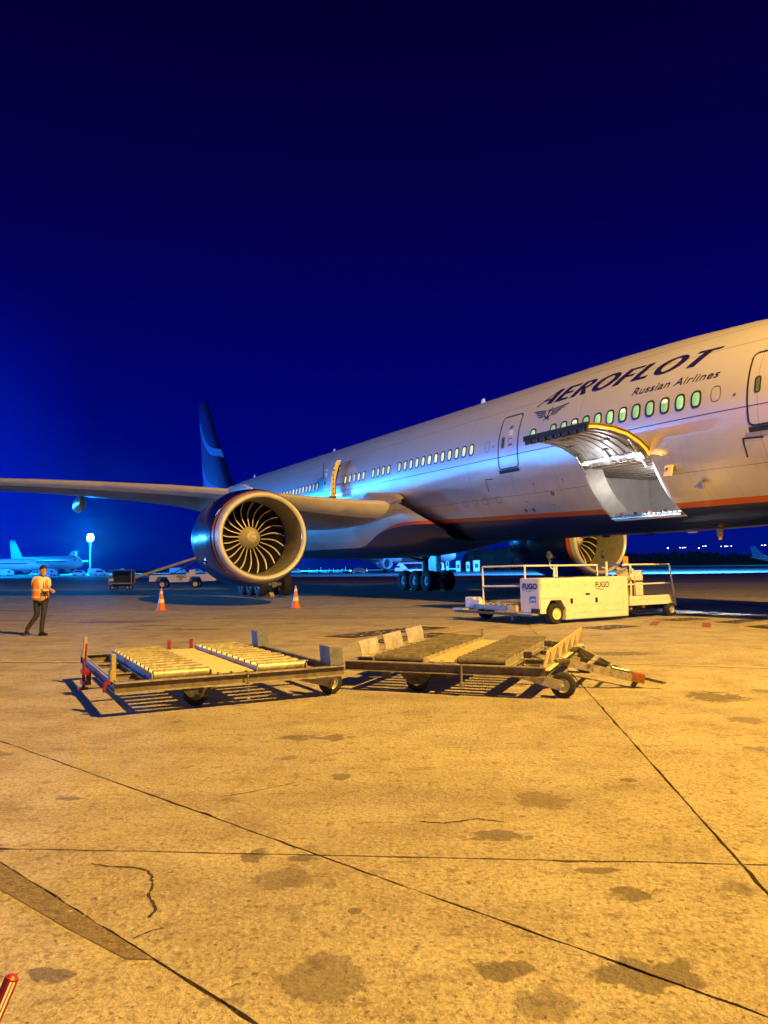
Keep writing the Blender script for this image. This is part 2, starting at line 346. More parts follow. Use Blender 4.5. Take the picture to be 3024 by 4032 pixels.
# slabs cut by the real joint lines; every slab is a part of the apron
def clip(poly, n, d, keep):
    out = []
    for i in range(len(poly)):
        a, b = poly[i], poly[(i + 1) % len(poly)]
        da = (a[0] * n[0] + a[1] * n[1] - d) * keep; db = (b[0] * n[0] + b[1] * n[1] - d) * keep
        if da >= 0: out.append(a)
        if (da >= 0) != (db >= 0):
            t = da / (da - db); out.append((a[0] + (b[0] - a[0]) * t, a[1] + (b[1] - a[1]) * t))
    return out
def area(p): return abs(sum(p[i][0] * p[(i + 1) % len(p)][1] - p[(i + 1) % len(p)][0] * p[i][1] for i in range(len(p)))) / 2
Y1 = 62.0
polys = [[(-46, -8), (46, -8), (46, Y1), (-46, Y1)]]
nA = (.676, .737); nB = (.088, .996); nC = (.993, -.118)
lines = [(nA, 1.79, .009), (nA, 3.03, .007), (nA, 20.6, .02), (nB, 4.42, .009), (nB, 13.35, .008), (nB, 22.6, .012), (nB, 32, .014), (nB, 41.5, .014), (nB, 51, .014), (nC, 1.39, .008), (nC, 10.7, .008), (nC, -8.6, .008), (nC, 20, .012), (nC, -18, .012), (nC, -28, .012)]
for (n_, d_, g_) in lines:
    new = []
    for p in polys:
        a = clip(p, n_, d_ + g_, 1); b = clip(p, n_, d_ - g_, -1)
        for q in (a, b):
            if len(q) >= 3 and area(q) > .05: new.append(q)
    polys = new
base = MB(); base.box((0, 27, -.16), (92.4, 70.4, .2)); apron = base.build('apron', M_joint); apron['kind'] = 'structure'
for p in polys:
    pts = []
    for i in range(len(p)):
        a, b = Vector((*p[i], 0)), Vector((*p[(i + 1) % len(p)], 0)); Ln = (b - a).length
        near = min((a + b).length / 2, a.length, b.length) < 16
        steps = max(1, int(Ln / (.11 if near else 3.0))); nrm = Vector((-(b - a).y, (b - a).x, 0)).normalized() if Ln > 1e-6 else Vector((0, 0, 0))
        for q in range(steps):
            jit = 0 if q == 0 else (random.gauss(0, .0035) + (random.uniform(0, .022) if random.random() < .035 else 0)) * (1 if near else .4)
            pts.append(a + (b - a) * (q / steps) + nrm * jit)
    m = MB(); m.prism([(v.x, v.y, -.055) for v in pts], (0, 0, .055)); m.build('concrete_slab', M_ground, apron)
# everything beyond the modelled slabs, one sheet with a hole for them
far = MB(); BX = 4000
for (x0, x1, y0, y1) in ((-BX, -46, -300, 6000), (46, BX, -300, 6000), (-46, 46, Y1, 6000), (-46, 46, -300, -8)):
    far.quad((x0, y0, -.002), (x1, y0, -.002), (x1, y1, -.002), (x0, y1, -.002))
fg = far.build('airfield_ground', M_ground); fg['kind'] = 'structure'

# cracks, spalls and chips of stone in the foreground
def strip(pts, w, z=.0025, jit=.004):
    m = MB(); P = [Vector((x, y, z)) for x, y in pts]; Q = []
    for a, b in zip(P[:-1], P[1:]):
        k = max(2, int((b - a).length / .025))
        for i in range(k): Q.append(a + (b - a) * (i / k) + Vector((random.gauss(0, jit), random.gauss(0, jit), 0)))
    Q.append(P[-1])
    for i in range(len(Q) - 1):
        d = (Q[i + 1] - Q[i]); nn = Vector((-d.y, d.x, 0)).normalized()
        w0 = w * (.5 + .9 * random.random()); w1 = w0
        m.quad(Q[i] - nn * w0 / 2, Q[i + 1] - nn * w1 / 2, Q[i + 1] + nn * w1 / 2, Q[i] + nn * w0 / 2)
    return m
M_crack = mat('crack_shadow_dirt', (.028, .02, .014), .95, 0, .5, 30)
cracks = [([(-1.65, 4.38), (-1.56, 4.35), (-1.46, 4.33), (-1.39, 4.32), (-1.29, 4.27), (-1.25, 4.18), (-1.21, 4.06), (-1.20, 3.96), (-1.16, 3.90), (-1.12, 3.81), (-1.12, 3.71)], .014),
          ([(-1.13, 3.51), (-1.07, 3.58), (-1.02, 3.61)], .009), ([(.19, 5.03), (.36, 4.99), (.57, 5.06), (.74, 5.0)], .014), ([(-1.2, 5.6), (-.95, 5.75), (-.7, 5.95)], .008)]
for pts, w in cracks:
    o = strip(pts, w).build('crack', M_crack, apron)
# darker repaired band along the near joint
M_patch = mat('patch_mortar', (.125, .098, .06), .9, 0, .45, 22, bump=.8, bscale=60, dirt=(.30, .25, .16), dirt_amt=.25)
m = MB(); bandl = [(x_, (1.79 - .004 - .676 * x_) / .737) for x_ in (-2.6, -2.17, -1.75, -1.35, -.98)]; low = [(-2.6, 4.48), (-2.12, 4.16), (-1.78, 3.88), (-1.47, 3.62), (-1.10, 3.33)]
for i in range(4):
    m.quad((*low[i], .003), (*low[i + 1], .003), (*bandl[i + 1], .003), (*bandl[i], .003))
m.build('mortar_patch', M_patch, apron)
M_chip = mat('stone_chip', (.45, .41, .34), .8, 0, .4, 20)
chips = MB()
for i in range(420):
    if i < 110: x, y = random.gauss(-1.42, .18), random.gauss(4.05, .18)
    elif i < 200:
        t = random.random(); x, y = -2.4 + 1.9 * t + random.gauss(0, .05), 4.50 - 1.72 * t + random.gauss(0, .05)
    else: y = random.uniform(2.6, 12); x = random.uniform(-.55, .55) * y
    s = random.uniform(.0025, .006)
    if random.random() < .03: s *= 1.5
    a_ = random.random() * 6; chips.prism([(x + s * 1.4 * cos(a_ + q) * random.uniform(.6, 1.2), y + s * sin(a_ + q) * random.uniform(.5, 1.2), 0) for q in (0, 1.3, 2.6, 3.9, 5.1)], (0, 0, s * .5))
o = chips.build('stone_chips', M_chip); tag(o, 'loose stone chips scattered over the concrete near the camera', 'grit', kind='stuff')

# painted markings, as thin sheets above the slabs
M_linew = mat('worn_white_line', (.62, .58, .48), .7, 0, .3, 12, dirt=(.28, .24, .18), dirt_amt=.35)
M_liney = mat('worn_yellow_line', (.70, .52, .08), .7, 0, .3, 12, dirt=(.3, .25, .15), dirt_amt=.3)
M_markblack = mat('black_marking_field', (.03, .028, .028), .75, 0, .4, 8)
M_red = mat('worn_red_line', (.24, .07, .045), .75, 0, .4, 10, dirt=(.25, .2, .15), dirt_amt=.3)
def gline(name, a, b, w, mt, z=.004):
    a = Vector((*a, z)); b = Vector((*b, z)); d = (b - a).normalized(); nn = Vector((-d.y, d.x, 0)) * w / 2
    m = MB(); k = max(1, int((b - a).length / 1.0))
    for i in range(k):
        p = a + (b - a) * (i / k); q = a + (b - a) * ((i + 1) / k); m.quad(p - nn, q - nn, q + nn, p + nn)
    o = m.build(name, mt); o['kind'] = 'structure'; return o
gline('taxi_line', (-30, 16.4), (.0, 13.30), .06, M_linew); gline('taxi_line', (-30, 16.28), (.0, 13.20), .03, M_red, .004)
gline('taxi_line', (2.6, 13.22), (20, 6.9), .04, M_linew); gline('taxi_line', (2.6, 13.12), (20, 6.8), .04, M_red); gline('taxi_line', (2.6, 13.02), (20, 6.7), .04, M_linew)
gline('stand_line', (.71, 18.69), (3.9, 22.6), .07, M_liney); gline('stand_line', (.95, 18.50), (4.1, 22.4), .05, M_linew)
gline('stand_line', (-.1, 17.0), (3.3, 21.4), .05, M_liney)
gline('stand_line', (1.7, 17.6), (14, 32), .07, M_liney)
gline('stand_line', (6.0, 20.9), (13, 29), .06, M_linew)
gline('stand_line', (-26, 26.8), (14, 23.9), .06, M_markblack); 
gline('stand_line', (-40, 34), (40, 28.5), .10, M_markblack)
gline('stand_line', (-14, 28.5), (6, 24.2), .05, M_markblack)
def marking(poly, mt_edge, glyphs=6, seed=1):
    rnd = random.Random(seed); P = [Vector((*p, 0)) for p in poly]; c = sum(P, Vector()) / 4
    m = MB(); m.mi = 0
    e = [c + (p - c) * 1.0 + Vector((0, 0, .004)) for p in P]; f = [c + (p - c) * .93 + Vector((0, 0, .008)) for p in P]
    m.add(e, [(0, 1, 2, 3)]); m.mi = 1; m.add(f, [(0, 1, 2, 3)])
    m.mi = 2; u = (P[1] - P[0]); v = (P[3] - P[0])
    for g in range(glyphs):
        s0 = .14 + .72 * g / glyphs
        for q in range(3):
            a = P[0] + u * (s0 + rnd.uniform(0, .05)) + v * (.25 + .25 * q) + Vector((0, 0, .012)); b = a + u * rnd.uniform(.02, .055) + v * rnd.uniform(-.15, .2)
            d = (b - a).normalized() * .0; nn = Vector((-(b - a).y, (b - a).x, 0)).normalized() * .03
            m.quad(a - nn, b - nn, b + nn, a + nn)
    o = m.build('stand_marking', [mt_edge, M_markblack, M_linew]); o['kind'] = 'structure'
marking([(-1.66, 18.18), (.95, 21.37), (1.86, 20.67), (-.82, 17.67)], M_liney, 7, 1)
marking([(-.70, 16.8), (1.2, 19.2), (1.9, 18.7), (-.1, 16.4)], M_liney, 5, 2)
marking([(7.75, 22.48), (9.24, 23.39), (9.62, 22.61), (8.19, 21.86)], M_liney, 5, 3)
marking([(8.95, 21.39), (10.42, 22.39), (11.11, 22.16), (9.38, 20.66)], M_linew, 5, 4)
marking([(9.35, 24.66), (10.75, 25.92), (11.33, 25.31), (9.94, 24.32)], M_linew, 5, 5)
marking([(9.01, 19.8), (12.5, 21.9), (12.6, 20.2), (9.3, 18.4)], M_liney, 6, 6)
marking([(4.9, 20.0), (6.1, 20.9), (6.8, 20.3), (5.5, 19.2)], M_liney, 4, 7)
for a, b in (((8.83, 21.25), (8.2, 19.78)), ((7.7, 21.95), (7.1, 20.55))): gline('red_dash', a, b, .22, M_red, .004)
for i in range(5): gline('red_dash', (9 + i * 2.6, 36 - i * 1.0), (8.0 + i * 3.0, 29 - i * .6), .28, M_red, .004)

# ================================================================== AIRCRAFT
axis0 = Vector((3.45081945, 36.93153821, 5.82059266))
nd = Vector((.47229769, -.88143003, -.004)); ad = Vector((.88143708, .47230147, 0)); ud = Vector((.0018892, -.00352574, .999992))
AC = bpy.data.objects.new('wide_body_airliner', None); col.objects.link(AC)
AC.matrix_world = Matrix(((nd.x, ad.x, ud.x, axis0.x), (nd.y, ad.y, ud.y, axis0.y), (nd.z, ad.z, ud.z, axis0.z), (0, 0, 0, 1)))
tag(AC, 'huge silver and navy twin-engine airliner with open cargo door parked across the apron', 'airliner')
NOSE = 25.4
def interp(tab, x):
    if x <= tab[0][0]: return tab[0][1:]
    for a, b in zip(tab[:-1], tab[1:]):
        if x <= b[0]:
            t = (x - a[0]) / (b[0] - a[0]); return tuple(a[i] + (b[i] - a[i]) * t for i in range(1, len(a)))
    return tab[-1][1:]
# n, top z, bottom z, half width
PROF = [(0, -1.05, -1.05, .02), (.15, -.72, -1.38, .36), (.5, -.35, -1.66, .72), (1, .0, -1.95, 1.12), (1.8, .55, -2.25, 1.55), (2.6, 1.15, -2.46, 1.9), (3.4, 1.75, -2.62, 2.2), (4.4, 2.2, -2.78, 2.5),
        (5.4, 2.5, -2.88, 2.72), (6.7, 2.72, -2.96, 2.92), (8.3, 2.89, -3.03, 3.05), (10.4, 3.02, -3.08, 3.1), (13, 3.1, -3.1, 3.1), (46, 3.1, -3.1, 3.1), (50, 3.1, -2.86, 3.06), (55, 3.05, -2.2, 2.85), (60, 2.95, -1.2, 2.4), (65, 2.82, -.1, 1.75), (69, 2.7, .85, 1.1), (72, 2.55, 1.6, .55), (73.1, 2.4, 1.95, .12)]
def ring(s, angs):
    t, b, w = interp(PROF, NOSE - s); zc = (t + b) / 2; hh = (t - b) / 2
    return [Vector((s, -w * cos(a), zc + hh * sin(a))) for a in angs]
HA0, HA1 = math.asin(-2.66 / 3.1), math.asin(-1.00 / 3.1)   # cargo opening, angles below the horizontal
DA0, DA1 = math.asin(-.50 / 3.1), math.asin(1.42 / 3.1)     # open cabin door
angs = sorted(set([round(-pi / 2 + 2 * pi * i / 96, 5) for i in range(96)] + [round(x, 5) for x in (HA0, HA1, DA0, DA1)]))
stns = set([NOSE - n for n in (0, .15, .3, .5, .75, 1, 1.4, 1.8, 2.2, 2.6, 3, 3.4, 3.9, 4.4, 4.9, 5.4, 6, 6.7, 7.5, 8.3, 9.3, 10.4, 11.7)])
s_ = 12.0
stns |= {12.03, 14.87, -8.10, -7.05}
x = 11.0
while x > -20.6: stns.add(round(x, 3)); x -= 1.5
for n_ in (46, 48, 50, 52.5, 55, 57.5, 60, 62.5, 65, 67, 69, 70.5, 72, 73.1): stns.add(NOSE - n_)
stns = sorted(stns)
hm = MB(); rings = [ring(s, angs) for s in stns]; n_a = len(angs)
hm.v = [tuple(p) for r_ in rings for p in r_]
for j in range(len(stns) - 1):
    sm = (stns[j] + stns[j + 1]) / 2
    for i in range(n_a):
        a = angs[i]; b = angs[(i + 1) % n_a] if i + 1 < n_a else angs[0] + 2 * pi; am = (a + b) / 2
        if 12.03 < sm < 14.87 and HA0 < am < HA1: continue
        if -8.10 < sm < -7.05 and DA0 < am < DA1: continue
        hm.f.append((j * n_a + i, j * n_a + (i + 1) % n_a, (j + 1) * n_a + (i + 1) % n_a, (j + 1) * n_a + i)); hm.m.append(0)
hull = hm.build('fuselage', M_hull, AC, smooth=True)
def cyl_pt(s, arc, off=0.0, r=3.1):      # arc metres above the horizontal centre plane on the starboard side
    a = arc / r; return Vector((s, -(r + off) * cos(a), (r + off) * sin(a)))
def hull_pt(s, arc, off):
    t, b, w = interp(PROF, NOSE - s); zc = (t + b) / 2; hh = (t - b) / 2; a = arc / 3.1
    return Vector((s, -(w + off) * cos(a), zc + (hh + off) * sin(a)))
def arc_of(z): return 3.1 * math.asin(max(-1, min(1, z / 3.1)))
def nose_off(s):   # how much narrower the hull is than 3.1 at this station
    return 3.1 - interp(PROF, NOSE - s)[2]
def skin(s, z, off=0.006):
    t, b, w = interp(PROF, NOSE - s); zc = (t + b) / 2; hh = (t - b) / 2
    q = max(-1, min(1, (z - zc) / hh)); return Vector((s, -(w + off) * math.sqrt(1 - q * q), z + off * q))
def skin_path(name, pts, w, mt, parent, off=.008, closed=False):
    """painted line of width w following the hull through (s,z) points"""
    P = list(pts) + ([pts[0]] if closed else [])
    F = []
    for a, b in zip(P[:-1], P[1:]):
        k = max(1, int(math.hypot(b[0] - a[0], b[1] - a[1]) / .12))
        for i in range(k): F.append((a[0] + (b[0] - a[0]) * i / k, a[1] + (b[1] - a[1]) * i / k))
    F.append(P[-1]); m = MB()
    for i in range(len(F) - 1):
        a, b = F[i], F[i + 1]; dx, dz = b[0] - a[0], b[1] - a[1]; Ln = math.hypot(dx, dz) or 1; nx, nz = -dz / Ln * w / 2, dx / Ln * w / 2; ex, ez = dx / Ln * w * .3, dz / Ln * w * .3
        m.quad(skin(a[0] - nx - ex, a[1] - nz - ez, off), skin(b[0] - nx + ex, b[1] - nz + ez, off), skin(b[0] + nx + ex, b[1] + nz + ez, off), skin(a[0] + nx - ex, a[1] + nz - ez, off))
    return m.build(name, mt, parent)
# wrap 2-D text onto the hull: x -> station, y -> arc
def hull_text(name, vs, fs, s0, arc0, mt, off=.012, sub=True):
    me = bpy.data.meshes.new(name); me.from_pydata([(a, b, 0) for a, b in vs], [], fs)
    bm = bmesh.new(); bm.from_mesh(me); bmesh.ops.triangulate(bm, faces=bm.faces)
    for _ in range(3):
        es = [e for e in bm.edges if e.calc_length() > .22]
        if es: bmesh.ops.subdivide_edges(bm, edges=es, cuts=1); bmesh.ops.triangulate(bm, faces=bm.faces)
    for v in bm.verts:
        s = s0 + v.co.x; arc = arc0 + v.co.y; v.co = hull_pt(s, arc, off)
    bm.to_mesh(me); bm.free(); me.materials.append(mt)
    o = bpy.data.objects.new(name, me); col.objects.link(o); o.parent = AC; return o
# hand-drawn title letters: thick verticals, thin horizontals, slanted, in a unit-high box
def ell(cx, cy, rx, ry, rx2, ry2, n=28):
    vs = []; fs = []
    for i in range(n):
        a = 2 * pi * i / n; vs += [(cx + rx * cos(a), cy + ry * sin(a)), (cx + rx2 * cos(a), cy + ry2 * sin(a))]
    for i in range(n):
        j = (i + 1) % n; fs.append((2 * i, 2 * j, 2 * j + 1, 2 * i + 1))
    return vs, fs
def letter(c):
    Q = []
    def q(*p): Q.append(p)
    if c == 'A': q((.0, 0), (.13, 0), (.66, 1), (.56, 1)); q((.52, 1), (.86, 1), (1.04, 0), (.68, 0)); q((.27, .26), (.80, .26), (.78, .38), (.33, .38)); w = 1.08
    elif c == 'E': q((0, 0), (.33, 0), (.33, 1), (0, 1)); q((.27, 0), (.82, 0), (.82, .14), (.27, .14)); q((.27, .44), (.72, .44), (.72, .57), (.27, .57)); q((.27, .87), (.80, .87), (.80, 1), (.27, 1)); w = .92
    elif c == 'F': q((0, 0), (.33, 0), (.33, 1), (0, 1)); q((.27, .42), (.72, .42), (.72, .55), (.27, .55)); q((.27, .87), (.82, .87), (.82, 1), (.27, 1)); w = .88
    elif c == 'L': q((0, 0), (.33, 0), (.33, 1), (0, 1)); q((.27, 0), (.78, 0), (.78, .15), (.27, .15)); w = .86
    elif c == 'T': q((.31, 0), (.66, 0), (.66, .87), (.31, .87)); q((-.02, .87), (.98, .87), (1.0, 1), (-.0, 1)); w = 1.0
    elif c == 'R':
        q((0, 0), (.32, 0), (.32, 1), (0, 1)); q((.30, .48), (.52, .48), (.98, 0), (.64, 0))
        vs = []; n = 12
        o = [(.45 + .40 * cos(a), .73 + .27 * sin(a)) for a in [pi / 2 - pi * i / n for i in range(n + 1)]]; i_ = [(.42 + .15 * cos(a), .73 + .155 * sin(a)) for a in [pi / 2 - pi * i / n for i in range(n + 1)]]
        for k in range(n): q(o[k], o[k + 1], i_[k + 1], i_[k])
        q((.27, .885), (.42, .885), (.45, 1), (.27, 1)); q((.27, .46), (.45, .46), (.42, .575), (.27, .575)); w = 1.0
    else:
        vs, fs = ell(.60, .5, .62, .53, .29, .385); Q += [tuple(vs[i] for i in f) for f in fs]; w = 1.28
    return Q, w
vs, fs = [], []; cx = 0; HT = .60
widths = dict(A=1.08, E=.92, R=1.0, O=1.28, F=.88, L=.86, T=1.0)
tot = sum(widths[c] for c in 'AEROFLOT'); SPAN = 7.17; sx = SPAN / tot
for c in 'AEROFLOT':
    Q, w = letter(c)
    for q in Q:
        b0 = len(vs)
        for (a, b) in q: vs.append(((cx + a * .93) * sx + b * HT * .85, b * HT))
        fs.append(tuple(range(b0, b0 + len(q))))
    cx += w
hull_text('airline_title', vs, fs, 9.46, arc_of(1.52), M_text)
tv, tf = text_polys('Russian Airlines', .345, shear=.38, xs=1.27, bold=.002, spacing=1.08)
hull_text('airline_subtitle', tv, tf, 14.17, arc_of(1.01), M_text)
# winged emblem: five feather bars a side, crescent ring, hammer
em = []
def eq(*p): em.append(p)
for k in range(4):
    y = .32 - .085 * k; x1 = .88 - .13 * k
    for sg in (-1, 1): eq((sg * .20, y - .045), (sg * x1, y + .05 - .02 * k), (sg * (x1 - .05), y + .085 - .02 * k), (sg * .20, y - .005)) if sg > 0 else eq((sg * .20, y - .005), (sg * (x1 - .05), y + .085 - .02 * k), (sg * x1, y + .05 - .02 * k), (sg * .20, y - .045))
n = 18
for k in range(n):
    a0 = R(-200) + R(290) * k / n; a1 = R(-200) + R(290) * (k + 1) / n; th = lambda a, q: .035 * sin(pi * min(1, max(0, q))) + .012
    t0, t1 = th(a0, k / n), th(a1, (k + 1) / n)
    eq((.2 * cos(a0), .17 + .22 * sin(a0)), (.2 * cos(a1), .17 + .22 * sin(a1)), ((.2 - t1) * cos(a1), .17 + (.22 - t1) * sin(a1)), ((.2 - t0) * cos(a0), .17 + (.22 - t0) * sin(a0)))
eq((-.025, -.10), (.025, -.10), (.025, .27), (-.025, .27)); eq((-.09, .25), (.10, .25), (.10, .31), (-.09, .31))
eq((-.13, -.16), (-.09, -.18), (-.05, -.03), (-.09, -.03)); eq((.10, -.18), (.14, -.16), (.10, -.03), (.06, -.03))
vs, fs = [], []
for q in em:
    b0 = len(vs); vs += [(a * 1.06 + b * .25, b * .86) for a, b in q]; fs.append(tuple(range(b0, b0 + len(q))))
hull_text('winged_emblem', vs, fs, 10.30, arc_of(1.02), M_text)

# cabin windows
PW = .5334
def pill(w, h, n=20):
    out = []
    for i in range(n):
        a = 2 * pi * i / n; c, s = cos(a), sin(a)
        out.append((math.copysign(abs(c) ** .62, c) * w / 2, math.copysign(abs(s) ** .75, s) * h / 2))
    return out
def window_meshes():
    fr = MB(); o = pill(.35, .50); i_ = pill(.245, .385); n = len(o); A0 = arc_of(.45)
    vs = [cyl_pt(a, A0 + b, .016) for a, b in o] + [cyl_pt(a, A0 + b, .022) for a, b in i_] + [cyl_pt(a, A0 + b, -.02) for a, b in i_] + [cyl_pt(a, A0 + b, -.004) for a, b in o]
    for g in (0, 1): fr.add([], [])
    fr.add(vs, [(k, (k + 1) % n, n + (k + 1) % n, n + k) for k in range(n)] + [(n + k, n + (k + 1) % n, 2 * n + (k + 1) % n, 2 * n + k) for k in range(n)] + [(k, (k + 1) % n, 3 * n + (k + 1) % n, 3 * n + k) for k in range(n)])
    pn = MB(); pn.add([cyl_pt(a, A0 + b, .015) for a, b in i_], [tuple(range(n))])
    sh = MB(); top = [(a, b) for a, b in pill(.235, .37) if b > .02]
    sh.add([cyl_pt(a, A0 + b, .021) for a, b in top], [tuple(range(len(top)))])
    return fr, pn, sh
fr, pn, sh = window_meshes()
M_wframe = mat('window_frame_metal', (.06, .06, .065), .4, .5, .2, 6)
M_blind = emit('window_blind', (.80, .95, .60), .9)
fme = fr.mesh('window', M_wframe); pme = pn.mesh('pane', M_win); pme2 = pn.mesh('pane', M_win2); sme = sh.mesh('blind', M_blind)
pos = [k * PW for k in range(12)] + [k * PW for k in (-2, -3, -4, -5, -7, -8, -9, -10, -11)] + [9.681 + k * PW for k in [0] + list(range(2, 14))] + [-9.691 - k * PW for k in range(22)]
for s in pos:
    if s > 16.9: continue
    w = inst('window', fme, AC, (s, nose_off(s) + .004 if s > 12 else 0, (interp(PROF, NOSE - s)[0] + interp(PROF, NOSE - s)[1]) / 2))
    inst('pane', pme if s > 9 else pme2, w)
    if s > 9 and random.random() < .3: inst('blind', sme, w)
# blanked windows as raised outlines
for s in (17.23, 6.93):
    pts = [(s + a, .42 + b) for a, b in pill(.28, .42, 16)]; skin_path('blanked_window', pts, .014, M_wframe, AC, closed=True)
# cabin doors
def rrect(s0, s1, z0, z1, r, n=4):
    pts = []
    for (cx, cz, a0) in ((s1 - r, z1 - r, 0), (s0 + r, z1 - r, 90), (s0 + r, z0 + r, 180), (s1 - r, z0 + r, 270)):
        for i in range(n + 1): a = R(a0 + 90 * i / n); pts.append((cx + r * cos(a), cz + r * sin(a)))
    return pts
M_plac = mat('placard_white', (.75, .72, .68), .4, 0, .1, 5); M_plred = mat('placard_red', (.35, .02, .05), .4, 0, .1, 5)
for (s0, s1, z0, z1) in ((7.66, 8.82, -.55, 1.44), (18.14, 19.30, -.60, 1.34)):
    skin_path('cabin_door', rrect(s0, s1, z0, z1, .14), .045, M_ink, AC, .010, True)
    d = MB(); ss = s0
    skin_path('door_sill', [(s0 + .02, z0 - .10), (s1 - .02, z0 - .10)], .13, M_ink, AC, .03)
    skin_path('door_window', rrect(s0 + .20, s0 + .34, .24, .64, .05), .03, M_ink, AC, .012, True)
    zz = .25
    m = MB()
    for k in range(4): m.quad(skin(s0 + .22, zz + .09 * k, .010), skin(s0 + .32, zz + .09 * k, .010), skin(s0 + .32, zz + .09 * (k + 1), .010), skin(s0 + .22, zz + .09 * (k + 1), .010))
    m.build('door_pane', mat('dim_door_glass', (.10, .13, .08), .15, 0, .3, 6), AC)
    for (a, b, h, mt) in ((.58, 1.00, .03, M_wframe), (.57, .93, .03, M_wframe), (.60, .80, .09, M_plac), (.60, .69, .09, M_plac), (.66, .46, .06, M_plac), (.60, .30, .07, M_plred), (.60, .10, .04, M_plac), (.60, .02, .04, M_plac), (.56, -.06, .03, M_plac)):
        skin_path('door_placard', [(s0 + a, b - (.05 if s0 > 15 else 0)), (s0 + a + .2, b + .01 - (.05 if s0 > 15 else 0))], h, mt, AC, .010)
skin_path('door_handle', [(8.26, .44), (8.30, .52), (8.38, .55), (8.46, .52), (8.50, .44)], .02, M_ink, AC, .012)
for pts in ([(7.12, -.84), (6.67, -.82), (6.66, -1.27)], [(18.44, -.92), (17.90, -.89), (17.88, -1.35)]): skin_path('jacking_mark', pts, .045 if pts[0][0] > 10 else .035, M_ink, AC)
for (s, z) in ((10.92, -1.23), (9.40, -1.22), (9.9, -2.0), (8.6, -1.8)): skin_path('panel_mark', [(s - .07, z), (s, z), (s + .01, z - .09)], .018, M_ink, AC)
for (s, z, r_) in ((10.12, -1.64, .085), (8.19, -2.11, .07), (8.65, -2.11, .07), (7.30, .38, .03), (17.78, .29, .035)):
    m = MB(); P = skin(s, z, .0); nrm = Vector((0, P.y, P.z)).normalized()
    m.cyl(P - nrm * .02, P + nrm * .012, r_, n=16); o = m.build('static_port', M_ink, AC)
    m = MB(); m.cyl(P - nrm * .02, P + nrm * .016, r_ * .72, n=16); inst('port_plate', m.mesh('port_plate', M_steel), o)
for s in (4.6, 5.3, 6.0, 6.9, 7.6, 14.2): 
    skin_path('hatch_outline', rrect(s, s + .3, -1.72, -1.5, .05, 3), .012, M_wframe, AC, .008, True) if s < 7 else None
# grab plate by the cargo door (open service panel), hinged outward
m = MB(); m.box((15.42, -2.86, -1.46), (.30, .05, .34), M=Matrix.Rotation(R(-14), 3, 'X')); o = m.build('service_panel', mat('panel_cream', (.70, .58, .28), .4, 0, .1, 5), AC, bevel=.02)
m = MB(); m.box((15.40, -2.90, -1.40), (.05, .03, .05)); m.box((15.46, -2.88, -1.55), (.06, .03, .03)); m.build('latch', M_ink, o)
m = MB(); m.prism([(16.1, -2.55, -1.95), (16.35, -2.52, -1.78), (16.38, -2.50, -2.02)], (0, -.10, -.04)); m.build('pitot_probe', M_steel, AC)
m = MB(); m.prism([(17.0, -2.15, -2.3), (17.1, -2.15, -2.3), (17.1, -2.05, -2.52), (17.0, -2.05, -2.52)], (0, -.02, 0))
# crown antennas
for s, h in ((2.48, .38), (-14, .35), (-30, .4)):
    m = MB(); m.loft([[Vector((s - w, -.03 * q, z)), Vector((s, -.0 - .03 * q, z)), Vector((s + w * .9, 0, z)), Vector((s, .03 * q, z))] for w, z, q in ((.22, 3.05 - (0 if s < 10 else .12), 1), (.16, 3.1 + h * .6, .8), (.09, 3.1 + h, .5))], cap=True)
    m.build('antenna', M_whitep, AC)
# belly beacon coupling and hose stub
m = MB()
for i in range(4): m.cyl((15.07, -.3, -3.10 - .055 * i), (15.07, -.3, -3.145 - .055 * i), .10 - .012 * (i % 2), n=14)
m.cyl((15.07, -.3, -3.3), (15.07, -.3, -3.42), .07, .055, n=12)
m.build('drain_coupling', mat('brass', (.75, .52, .12), .3, .8, .2, 10), AC)
for s in (14.0, 12.3, 10.2, 6.2): m = MB(); m.lathe([(-.22, .0), (-.15, .05), (0, .07), (.15, .05), (.22, 0)], (s, -.25, -3.13), n=10, sz=.6); m.build('belly_fairing_blister', M_whitep if s > 13 else M_darkmetal, AC, smooth=True)

# ---- cargo opening
M_guard_early = mat('door_rib_grey', (.30, .285, .26), .45, .2, .25, 5)
M_liner = mat('cargo_liner', (.62, .60, .58), .5, 0, .10, 3, dirt=(.42, .40, .38), dirt_amt=.15)
M_ceil = mat('cargo_ceiling', (.42, .39, .37), .55, 0, .2, 3)
m = MB(); fz, cz = -2.62, -.98
m.quad((10.2, 2.0, fz), (18.2, 2.0, fz), (18.2, 2.0, cz), (10.2, 2.0, cz)); wall = m.build('cargo_sidewall', M_liner, AC)
for s in (12.4, 13.6, 14.9, 16.2): m = MB(); m.box((s, 1.985, -1.8), (.04, .03, 1.62)); m.build('wall_seam', M_ceil, wall)
for s0, s1 in ((12.75, 13.4), (14.2, 14.75), (15.3, 16.0)):
    m = MB(); m.box(((s0 + s1) / 2, 1.98, -2.05), (s1 - s0, .02, .36)); m.build('vent_panel', M_liner, wall)
    m = MB(); m.box(((s0 + s1) / 2, 1.965, -2.40), ((s1 - s0) * .6, .02, .03)); m.build('vent_slot', M_ink, wall)
for tx, sx_, sz_, sc in (('22|21', 12.55, -1.95, .26), ('L|L', 12.66, -2.20, .26), ('21|14', 14.25, -1.85, .26), ('L|L', 14.36, -2.10, .26), ('PALLET 21', 12.75, -1.35, .12), ('21L P14', 14.45, -1.5, .10)):
    flat_text('position_number', tx, (sx_, 1.985, sz_), (1, 0, 0), (0, 0, 1), sc, M_ink, wall, off=.01, bold=.006)
m = MB(); m.quad((10.2, -2.72, cz), (18.2, -2.72, cz), (18.2, 2.0, cz), (10.2, 2.0, cz)); ceil = m.build('cargo_ceiling', M_ceil, AC)
